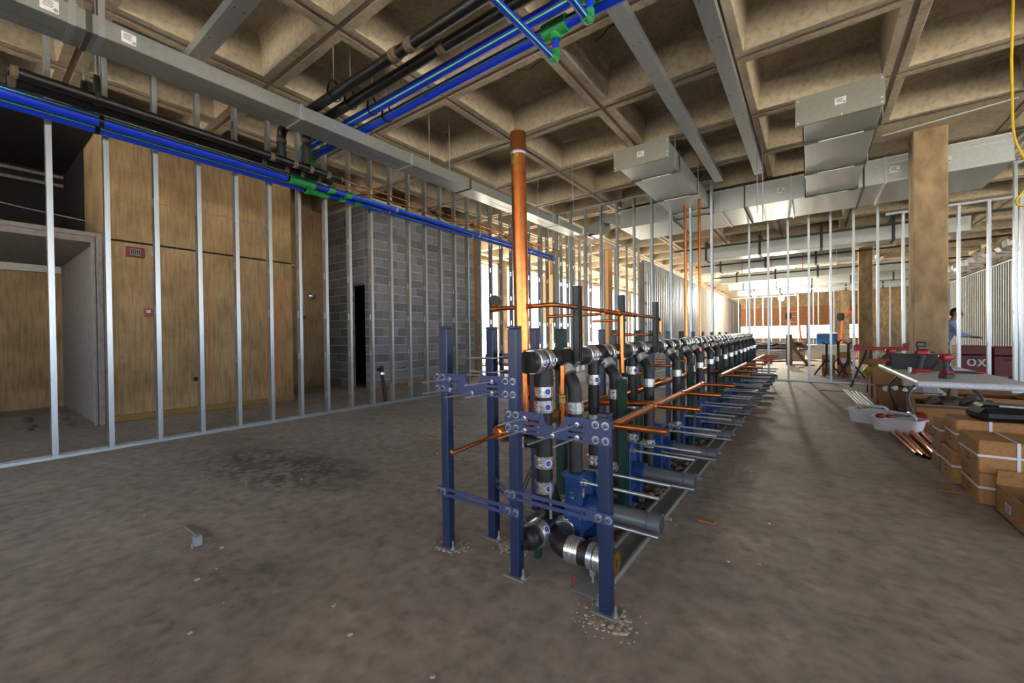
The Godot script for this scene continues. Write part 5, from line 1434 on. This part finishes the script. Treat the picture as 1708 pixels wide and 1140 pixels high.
	# boxes under and beside the table
	var bx = open_box("open_carton", "open carton full of small silver cans beside the table", V(0.84, 0, -8.52), V(0.54, 0.31, 0.48), 0.0, [[0, 1.25, 0.3], [3, 0.5, 0.28]])
	for i in 9:
		var c := MB.new(); c.lathe(V(0.90 + 0.11 * (i % 4) + 0.02 * (i / 4), 0.25 + 0.02 * (i % 2), -8.62 - 0.12 * (i / 4)), V(0.3, 0.25, 1).normalized(), [[0.0, 0], [0.035, 0.0], [0.038, 0.01], [0.038, 0.12], [0.032, 0.13], [0.0, 0.13]], 12)
		single("silver_can", c, M.band, "%s of the silver cans heaped in the open carton beside the table" % ORD[i], "can", "cans in the carton")
	open_box("open_carton", "tall open carton with a yellow bag, behind the carton of cans", V(0.86, 0, -9.55), V(0.40, 0.42, 0.42), 0.0, [[3, 0.1, 0.26], [0, 1.0, 0.3]])
	m = MB.new(); m.box(V(0.98, 0.46, -9.95), V(0.42, 0.16, 0.3), 0.06, Basis(V(0, 0, 1), 0.12)); m.box(V(1.06, 0.53, -9.98), V(0.28, 0.12, 0.22), 0.05, Basis(V(0, 0, 1), -0.2))
	single("yellow_bag", m, M.yellowdull, "crumpled yellow bag lying on top of the tall open carton", "bag")
	single("white_carton", spanm(V(1.18, 0.316, -8.95), V(1.36, 0.50, -8.78), 0.006), M.offwhite, "small white and tan carton set on the can carton under the table edge", "box")
	open_box("open_carton", "long low open carton on the floor under the middle of the table", V(1.06, 0, -7.12), V(0.78, 0.26, 0.55), 0.0, [[0, 0.1, 0.05], [3, 0.2, 0.06]], M.card)
	m = MB.new()
	for i in 16: m.box(V(1.15 + rng.randf() * 0.6, 0.24 + rng.randf() * 0.06, -7.25 - rng.randf() * 0.35), V(0.16, 0.05, 0.12), 0.02, Basis(V(rng.randf(), rng.randf(), rng.randf()).normalized(), rng.randf() * 2.0))
	var sf := single("packing_scrap", m, M.rubble, "crumpled wrapping and scrap inside the long low carton", "scrap"); sf.set_meta("kind", "stuff")
	open_box("open_carton", "brown carton with a wide folded flap under the right of the table", V(1.66, 0, -7.8), V(0.5, 0.30, 0.45), 0.0, [[1, 1.1, 0.4], [3, 0.6, 0.3]])
	m = MB.new(); m.box(V(1.35, 0.20, -8.15), V(0.34, 0.4, 0.3), 0.10)
	single("white_sack", m, M.offwhite, "pale sack standing under the far part of the table", "sack")
	for i in 4:
		t = thing("soda_can", ["front left blue", "front right red", "rear left blue", "rear right red"][i] + " drink can of the four behind the totes", "can", V(0.80 + 0.075 * (i % 2) + 0.01 * i, 0, -7.5 - 0.09 * (i / 2)), 0, "drink cans behind the totes")
		var c := MB.new(); c.lathe(Vector3.ZERO, Vector3.UP, [[0.026, 0], [0.032, 0.01], [0.032, 0.11], [0.026, 0.12], [0.0, 0.12]], 14)
		put(t, "can", c, M.bluebox if i % 2 == 0 else M.red)
	single("red_case", spanm(V(0.97, 0, -7.05), V(1.13, 0.17, -6.85), 0.015), M.red, "small red case on the floor behind the front tote", "case")
	tote("white plastic tool tote nearer the camera, with red tools in it", V(0.82, 0, -6.50), -0.48)
	tote("white plastic tool tote behind and left of the other tote", V(0.63, 0, -6.95), -0.35)
	t = thing("hand_tool", "red round tool lying in the front tote", "tool", V(0.66, 0.15, -6.42), 0.5)
	m = MB.new(); m.ball(V(0, 0.03, 0), 0.05, 12, 0.6); m.ball(V(0.09, 0.025, 0.02), 0.04, 12, 0.7)
	put(t, "head", m, M.red)
	put(t, "handle", tubem([V(0.03, 0.03, 0), V(0.26, 0.04, 0.01)], 0.014, 8), M.leg)
	t = thing("hand_tool", "grey pliers lying across the front tote", "tool", V(0.86, 0.17, -6.55), 0.3)
	for s in [-1, 1]: put(t, "arm", tubem([V(-0.12, 0, 0.02 * s), V(0.0, 0.01, 0.005 * s), V(0.10, 0.01, 0.012 * -s)], 0.010, 8), M.leg)
	single("hand_tool", tubem([V(0.50, 0.18, -6.90), V(0.74, 0.22, -7.05)], 0.013, 8), M.wood, "wooden tool handle sticking out of the rear tote", "tool")
	# miter saw stand
	t = thing("saw_stand", "red and black folding saw stand behind the table's far corner", "saw stand", V(1.12, 0, -11.0))
	put(t, "rail", boxm(V(0.95, 0.07, 0.09), 0.01, V(0.12, 0.84, 0)), M.red)
	put(t, "clamp", boxm(V(0.12, 0.13, 0.12), 0.02, V(-0.34, 0.86, 0)), M.red)
	put(t, "support", boxm(V(0.16, 0.10, 0.12), 0.02, V(0.42, 0.90, 0)), M.red)
	for q in [[-0.19, -0.42, -0.35], [-0.13, -0.22, 0.5], [0.5, 0.72, 0.4], [0.45, 0.65, -0.4]]:
		put(t, "leg", tubem([V(q[0], 0.82, 0), V(q[1], 0.0, q[2])], 0.022, 8), M.seal)
	put(t, "spreader", tubem([V(-0.27, 0.43, 0.1), V(0.3, 0.47, 0.0)], 0.012, 8), M.seal)
	put(t, "saw_body", boxm(V(0.34, 0.14, 0.3), 0.04, V(0.2, 0.68, 0.1)), M.seal)
	put(t, "blade_guard", tubem([V(0.30, 0.66, 0.16), V(0.30, 0.66, 0.20)], 0.11, 20), M.yellowdull)
	put(t, "motor", boxm(V(0.26, 0.09, 0.16), 0.03, V(0.08, 0.62, 0.22)), M.red)
	put(t, "bottle", tubem([V(-0.06, 0.60, 0.1), V(-0.06, 0.77, 0.1)], 0.05, 12), M.offwhite)
	# scraps on the floor
	for q in [[-3.56, -3.26, 0.18, 0.05, "small wooden stick lying on the open floor left of the row"], [0.80, -4.22, 0.12, 0.03, "torn brown paper scrap beside the front carton"], [-0.52, -2.72, 0.10, 0.04, "short wood scrap lying by the rod ends"], [0.35, -10.4, 0.4, 0.03, "thin wooden strip on the floor before the far stud wall"]]:
		single("wood_scrap", boxm(V(q[2], 0.01, q[3]), 0.002, V(q[0], 0.005, q[1])), M.wood, q[4], "scrap")
	t = thing("floor_stub", "sawn-off metal stub standing up from the open floor at left", "stub", V(-2.79, 0, -0.78))
	put(t, "stub", spanm(V(-0.018, 0, -0.03), V(0.018, 0.055, 0.01), 0.004), M.galv)
	put(t, "bar", boxm(V(0.30, 0.012, 0.04), 0.002, V(-0.18, 0.006, -0.06)), M.strip)
	put(t, "nail", tubem([V(0.02, 0, 0.02), V(0.02, 0.03, 0.02)], 0.006, 8), M.zinc)
	m = MB.new()
	for i in 90:
		var a := V(rng.randf_range(-4.6, 1.2), 0, rng.randf_range(-4.6, -0.4))
		var s := rng.randf_range(0.004, 0.013)
		m.box(a + V(0, s * 0.4, 0), V(s * 1.7, s * 0.8, s * 1.3), s * 0.2, Basis(Vector3.UP, rng.randf() * 3.0))
	var cr := single("floor_crumbs", m, M.dust, "tiny crumbs of plaster and stone strewn over the open floor", "crumbs"); cr.set_meta("kind", "stuff")

func nets(bones: Array, cell: float, k: float, off := 0.0) -> MB:                      # surface nets of smoothly joined tapered capsules: [a, b, ra, rb]
	var lo := V(1e9, 1e9, 1e9); var hi := -lo
	for b in bones:
		for i in 2:
			var r: float = b[2 + i] + off + cell * 2.0
			lo = lo.min(b[i] - V(r, r, r)); hi = hi.max(b[i] + V(r, r, r))
	var nx := int((hi.x - lo.x) / cell) + 2; var ny := int((hi.y - lo.y) / cell) + 2; var nz := int((hi.z - lo.z) / cell) + 2
	var f := PackedFloat32Array(); f.resize(nx * ny * nz); f.fill(1e3)
	for b in bones:
		var a: Vector3 = b[0]; var ab: Vector3 = b[1] - a
		var l2 := maxf(ab.length_squared(), 1e-9)
		var r := maxf(b[2], b[3]) + off + cell * 3.0 + k
		var l := ((a.min(b[1]) - V(r, r, r) - lo) / cell).max(Vector3.ZERO); var h := (a.max(b[1]) + V(r, r, r) - lo) / cell
		for x in range(int(l.x), mini(int(h.x) + 1, nx)):
			for y in range(int(l.y), mini(int(h.y) + 1, ny)):
				for z in range(int(l.z), mini(int(h.z) + 1, nz)):
					var p := lo + V(x, y, z) * cell - a
					var t := clampf(p.dot(ab) / l2, 0.0, 1.0)
					var d: float = (p - ab * t).length() - lerpf(b[2], b[3], t) - off
					var i := (x * ny + y) * nz + z
					var hh := maxf(k - absf(f[i] - d), 0.0) / k
					f[i] = minf(f[i], d) - hh * hh * k * 0.25
	var at := {}
	var m := MB.new()
	var grad := func(p: Vector3) -> Vector3:
		var q := ((p - lo) / cell).floor()
		var x := clampi(int(q.x), 1, nx - 2); var y := clampi(int(q.y), 1, ny - 2); var z := clampi(int(q.z), 1, nz - 2)
		return V(f[((x + 1) * ny + y) * nz + z] - f[((x - 1) * ny + y) * nz + z], f[(x * ny + y + 1) * nz + z] - f[(x * ny + y - 1) * nz + z], f[(x * ny + y) * nz + z + 1] - f[(x * ny + y) * nz + z - 1]).normalized()
	var vert := func(x: int, y: int, z: int) -> Vector3:
		var key := (x * ny + y) * nz + z
		if at.has(key): return at[key]
		var s := Vector3.ZERO; var c := 0
		for e in [[0, 1], [2, 3], [4, 5], [6, 7], [0, 2], [1, 3], [4, 6], [5, 7], [0, 4], [1, 5], [2, 6], [3, 7]]:
			var p0 := V(e[0] >> 2 & 1, e[0] >> 1 & 1, e[0] & 1); var p1 := V(e[1] >> 2 & 1, e[1] >> 1 & 1, e[1] & 1)
			var d0 := f[((x + int(p0.x)) * ny + y + int(p0.y)) * nz + z + int(p0.z)]; var d1 := f[((x + int(p1.x)) * ny + y + int(p1.y)) * nz + z + int(p1.z)]
			if (d0 < 0.0) != (d1 < 0.0):
				s += p0.lerp(p1, d0 / (d0 - d1)); c += 1
		at[key] = lo + (V(x, y, z) + (s / c if c else V(0.5, 0.5, 0.5))) * cell
		return at[key]
	for x in range(1, nx - 1):
		for y in range(1, ny - 1):
			for z in range(1, nz - 1):
				var d0 := f[(x * ny + y) * nz + z]
				if d0 > 0.3 and d0 < 999.0: continue
				for ax in 3:
					var d1 := f[((x + (1 if ax == 0 else 0)) * ny + y + (1 if ax == 1 else 0)) * nz + z + (1 if ax == 2 else 0)]
					if (d0 < 0.0) == (d1 < 0.0): continue
					var q := []
					for o in [[-1, -1], [0, -1], [0, 0], [-1, 0]]:
						match ax:
							0: q.append(vert.call(x, y + o[0], z + o[1]))
							1: q.append(vert.call(x + o[0], y, z + o[1]))
							_: q.append(vert.call(x + o[0], y + o[1], z))
					m.quads(q[0], q[1], q[2], q[3], grad.call(q[0]), grad.call(q[1]), grad.call(q[2]), grad.call(q[3]))
	return m

func person():
	var t := thing("person", "person in a pale blue shirt and jeans bending over the red chest beside the column", "person", V(2.66, 0, -14.35), -0.15)
	# joints, facing local +x; leaning forward with both arms reaching down in front
	var hip := V(-0.05, 0.92, 0); var chest := V(0.07, 1.28, 0); var neck := V(0.14, 1.46, 0); var head := V(0.20, 1.60, 0)
	var torso := [[hip + V(0, 0, -0.07), hip + V(0, 0, 0.07), 0.115, 0.115], [hip, chest, 0.12, 0.14], [chest + V(0, 0.02, -0.08), chest + V(0, 0.02, 0.08), 0.12, 0.12], [chest + V(0.02, 0.10, -0.13), chest + V(0.02, 0.10, 0.13), 0.065, 0.065]]
	var arms := []; var legs := []; var fingers := []; var feet := []
	for s in [-1.0, 1.0]:
		var sh := chest + V(0.03, 0.10, 0.17 * s); var el := V(0.24, 1.10, 0.22 * s); var wr := V(0.46, 1.04, 0.14 * s)
		arms.append([sh, el, 0.056, 0.045]); arms.append([el, wr, 0.042, 0.029])
		fingers.append([wr, wr + V(0.07, -0.01, -0.01 * s), 0.026, 0.032])
		for i in 4:
			var k := wr + V(0.085, -0.008, (-0.032 + 0.022 * i) * 1.0)
			var ln: float = [0.066, 0.075, 0.070, 0.055][i]
			fingers.append([k - V(0.02, 0, 0), k + V(ln * 0.5, -0.006, 0), 0.010, 0.009]); fingers.append([k + V(ln * 0.5, -0.006, 0), k + V(ln * 0.9, -0.03, 0), 0.009, 0.0075])
		fingers.append([wr + V(0.03, 0, -0.028 * s), wr + V(0.075, -0.012, -0.058 * s), 0.011, 0.009]); fingers.append([wr + V(0.075, -0.012, -0.058 * s), wr + V(0.10, -0.022, -0.060 * s), 0.009, 0.008])
		var kn := V(0.03, 0.50, 0.11 * s); var an := V(-0.02, 0.09, 0.12 * s)
		legs.append([hip + V(0, -0.02, 0.085 * s), kn, 0.092, 0.062]); legs.append([kn, an, 0.060, 0.042])
		feet.append([an + V(-0.03, -0.045, 0), an + V(0.16, -0.055, 0.01 * s), 0.042, 0.034])
	var hd := [[neck - V(0.02, 0.05, 0), head - V(0.02, 0.02, 0), 0.058, 0.055], [head + V(-0.01, 0.035, 0), head + V(0.005, 0.03, 0), 0.092, 0.088], [head + V(0.03, -0.03, 0), head + V(0.055, -0.075, 0), 0.066, 0.040], [head + V(0.09, 0.01, 0), head + V(0.108, -0.022, 0), 0.010, 0.015], [head + V(0.0, 0.0, 0.088), head + V(-0.005, -0.03, 0.088), 0.018, 0.012], [head + V(0.0, 0.0, -0.088), head + V(-0.005, -0.03, -0.088), 0.018, 0.012]]
	var body := nets(torso + arms + legs + feet, 0.022, 0.03)
	var hm := nets(hd, 0.009, 0.012)
	var fm := nets(fingers.slice(0, 11), 0.005, 0.006); var fm2 := nets(fingers.slice(11), 0.005, 0.006)
	for q in [hm, fm, fm2]:
		body.v.append_array(q.v); body.n.append_array(q.n)
	put(t, "body", body, M.skin)
	put(t, "shirt", nets(torso + [arms[0], arms[2], [arms[1][0], arms[1][0].lerp(arms[1][1], 0.55), 0.045, 0.038], [arms[3][0], arms[3][0].lerp(arms[3][1], 0.55), 0.045, 0.038]], 0.022, 0.04, 0.012), M.shirt)
	put(t, "jeans", nets(legs + [[hip + V(0, -0.03, -0.07), hip + V(0, -0.03, 0.07), 0.115, 0.115]], 0.022, 0.04, 0.014), M.jeans)
	put(t, "hair", nets([[head + V(-0.025, 0.06, 0), head + V(0.0, 0.075, 0), 0.088, 0.082], [head + V(-0.06, 0.0, 0), head + V(-0.05, 0.03, 0), 0.06, 0.07]], 0.012, 0.02), M.hair)
	put(t, "shoe", nets(feet, 0.016, 0.02, 0.010), M.bag)
	for s in [-1.0, 1.0]:
		var e := MB.new(); e.ball(head + V(0.083, 0.022, 0.032 * s), 0.011, 10)
		put(t, "eye", e, M.dark)
	put(t, "mouth", tubem([head + V(0.093, -0.065, -0.022), head + V(0.098, -0.066, 0), head + V(0.093, -0.065, 0.022)], 0.005, 6), M.red)

func chest(label: String, at: Vector3, s: Vector3, turn: float, text: String):
	var t := thing("tool_chest", label, "tool chest", at, turn)
	put(t, "body", spanm(V(0, 0.10, -s.z), V(s.x, s.y * 0.72, 0), 0.012), M.redchest)
	put(t, "lid", spanm(V(-0.01, s.y * 0.74, -s.z), V(s.x + 0.01, s.y, 0.012), 0.018), M.redchest)
	put(t, "skid", spanm(V(0.06, 0, -s.z + 0.05), V(s.x - 0.06, 0.10, -0.05)), M.seal)
	for x in [s.x * 0.5]: put(t, "handle", tubem(path([V(x - 0.07, s.y * 0.62, 0), V(x - 0.07, s.y * 0.62, 0.05), V(x + 0.07, s.y * 0.62, 0.05), V(x + 0.07, s.y * 0.62, 0)], 0.02), 0.010, 8), M.seal)
	if text:
		var tm := TextMesh.new()
		var ft := SystemFont.new(); ft.font_names = PackedStringArray(["Droid Sans"]); ft.font_weight = 800
		tm.text = text; tm.font = ft; tm.font_size = 64; tm.pixel_size = 0.0038; tm.depth = 0.006
		put(t, "lettering", tm, M.white, V(s.x * 0.55, s.y * 0.50, 0.004), "white block letters on the front")

func tripod(label: String, at: Vector3, h: float, turn: float, mm):
	var t := thing("pipe_stand", label, "pipe stand", at, turn)
	put(t, "column", tubem([V(0, h * 0.35, 0), V(0, h, 0)], 0.028, 10), M.seal)
	for i in 3:
		var a := TAU * i / 3.0
		put(t, "leg", tubem([V(0, h * 0.55, 0), V(cos(a) * 0.34, 0.0, sin(a) * 0.34)], 0.02, 8), mm)
		put(t, "brace", tubem([V(0, h * 0.22, 0), V(cos(a) * 0.22, h * 0.20, sin(a) * 0.22)], 0.012, 6), M.leg)
	for s in [-1, 1]: put(t, "jaw", tubem([V(0, h, 0), V(0.11 * s, h + 0.07, 0)], 0.018, 8), M.seal)

func far_things():
	person()
	chest("dark red steel tool chest with white letters OX, in front of the bending person", V(2.98, 0, -14.6), V(0.47, 0.82, 0.8), 0.0, "OX")
	chest("plain dark red steel tool chest right of the lettered chest", V(3.50, 0, -14.5), V(0.46, 0.80, 0.8), 0.0, "")
	single("leaning_bar", tubem([V(3.72, 0.0, -13.6), V(3.80, 0.84, -13.68)], 0.016, 8), M.white, "white bar leaning against the right hand tool chest", "bar")
	tripod("left pipe stand with black legs behind the far stud wall", V(0.36, 0, -14.1), 0.86, 0.4, M.seal)
	tripod("middle pipe stand with red upper legs behind the far stud wall", V(0.60, 0, -13.9), 0.92, 0.9, M.red)
	tripod("right pipe stand with pale legs behind the far stud wall", V(0.80, 0, -13.75), 0.88, 0.1, M.seal)
	var t := thing("timber_brace", "raking timber brace nailed to an upright plank far behind the stud wall", "brace", V(-0.62, 0, -18.5))
	put(t, "upright", spanm(V(-0.12, 0, -0.06), V(0.08, 1.15, 0.06), 0.006), M.wood)
	var m := MB.new(); m.bar(V(0.05, 0.75, 0), V(0.55, 0.02, 0.1), 0.05, 0.10)
	put(t, "rake", m, M.wood)
	put(t, "sole", spanm(V(0.1, 0, -0.05), V(0.75, 0.03, 0.2)), M.dark)
	t = thing("floor_polisher", "red and grey machine lying on the floor left of the timber brace", "machine", V(-1.35, 0, -19.0))
	put(t, "body", boxm(V(0.3, 0.26, 0.3), 0.05, V(0, 0.13, 0)), M.red)
	put(t, "hose", tubem([V(0.1, 0.1, 0), V(0.5, 0.12, 0.1), V(0.8, 0.15, 0)], 0.04, 8), M.leg)
	# heap of bundled material
	m = MB.new()
	for i in 46:
		m.box(V(rng.randf_range(-2.5, -0.2), 0.44 + rng.randf() * 0.36, -22.0 - rng.randf() * 1.0), V(rng.randf_range(0.3, 0.8), rng.randf_range(0.03, 0.09), 0.4), 0.01, Basis(V(0, 0, 1), rng.randf_range(-0.25, 0.25)) * Basis(Vector3.UP, rng.randf_range(-0.6, 0.6)))
	var hp := single("material_heap", m, M.leg, "untidy heap of grey wrapped metal lengths far behind the carriers", "heap"); hp.set_meta("kind", "stuff")
	var hb := MB.new()
	for i in 4: hb.span(V(-2.6, 0.10 * i, -22.9), V(-0.2, 0.10 * i + 0.09, -21.8), 0.01)
	single("heap_pallet", hb, M.offwhite, "pale stacked boards under the grey heap", "boards")
	var bd := thing("board_stack", "stack of pale plasterboard sheets far back behind the pipe stands", "board stack", V(-0.15, 0, -23.6))
	for i in 9: put(bd, "board", spanm(V(0, 0.072 * i, -1.2), V(1.5 - 0.012 * (i % 3), 0.072 * i + 0.068, 0), 0.004), M.offwhite)
	t = thing("blue_cooler", "blue and white cooler standing on the plasterboard stack", "cooler", V(0.22, 0.648, -23.9))
	put(t, "body", spanm(V(0, 0, -0.4), V(0.78, 0.50, 0), 0.03), M.bluebox)
	put(t, "lid", spanm(V(-0.01, 0.50, -0.41), V(0.79, 0.56, 0.01), 0.02), M.white)
	for q in [[0.42, -14.75, 0.55, "tan carton between the pipe stands with a white label"], [0.78, -15.0, 0.62, "darker tan carton right of the pipe stand with red legs"]]:
		var c := thing("carton", q[3], "box", V(q[0], 0, q[1]))
		put(c, "body", spanm(V(-0.15, 0, -0.3), V(0.15, q[2], 0), 0.006), M.card)
		put(c, "label", boxm(V(0.12, 0.14, 0.002), 0.0, V(-0.02, q[2] * 0.62, 0.001)), M.offwhite)
	# ladders
	for q in [[-0.75, -29.5, 2.5, "orange step ladder standing far back before the end windows"], [1.6, -28.0, 2.3, "second orange step ladder far back behind the boards"]]:
		t = thing("step_ladder", q[3], "ladder", V(q[0], 0, q[1]))
		var h: float = q[2]
		for s in [-1, 1]:
			put(t, "rail", tubem([V(0.34 * s, 0, 0.55), V(0.17 * s, h, 0.0)], 0.035, 6), M.orange)
			put(t, "rear_rail", tubem([V(0.40 * s, 0, -0.7), V(0.17 * s, h, -0.05)], 0.03, 6), M.orange)
		for i in 7:
			var k := (i + 0.7) / 7.6
			put(t, "tread", boxm(V(lerpf(0.68, 0.34, k), 0.03, 0.09), 0.0, V(0, h * k, lerpf(0.55, 0.0, k))), M.leg)
		put(t, "top_cap", boxm(V(0.40, 0.05, 0.22), 0.01, V(0, h, -0.02)), M.orange)
		put(t, "tool_bag", boxm(V(0.3, 0.4, 0.25), 0.06, V(-0.3, h - 0.25, 0.1)), M.dark)
	for i in 8:
		single("pipe_hanger", tubem([V(-2.9 + 0.9 * i, 4.84, -17.0), V(-2.9 + 0.9 * i, 3.3, -17.0)], 0.012, 6), M.red if i in [1, 2, 3] else M.galv, "%s from the left of the thin rods hanging under the far ceiling" % ORD[i], "rod", "rods under the far ceiling")
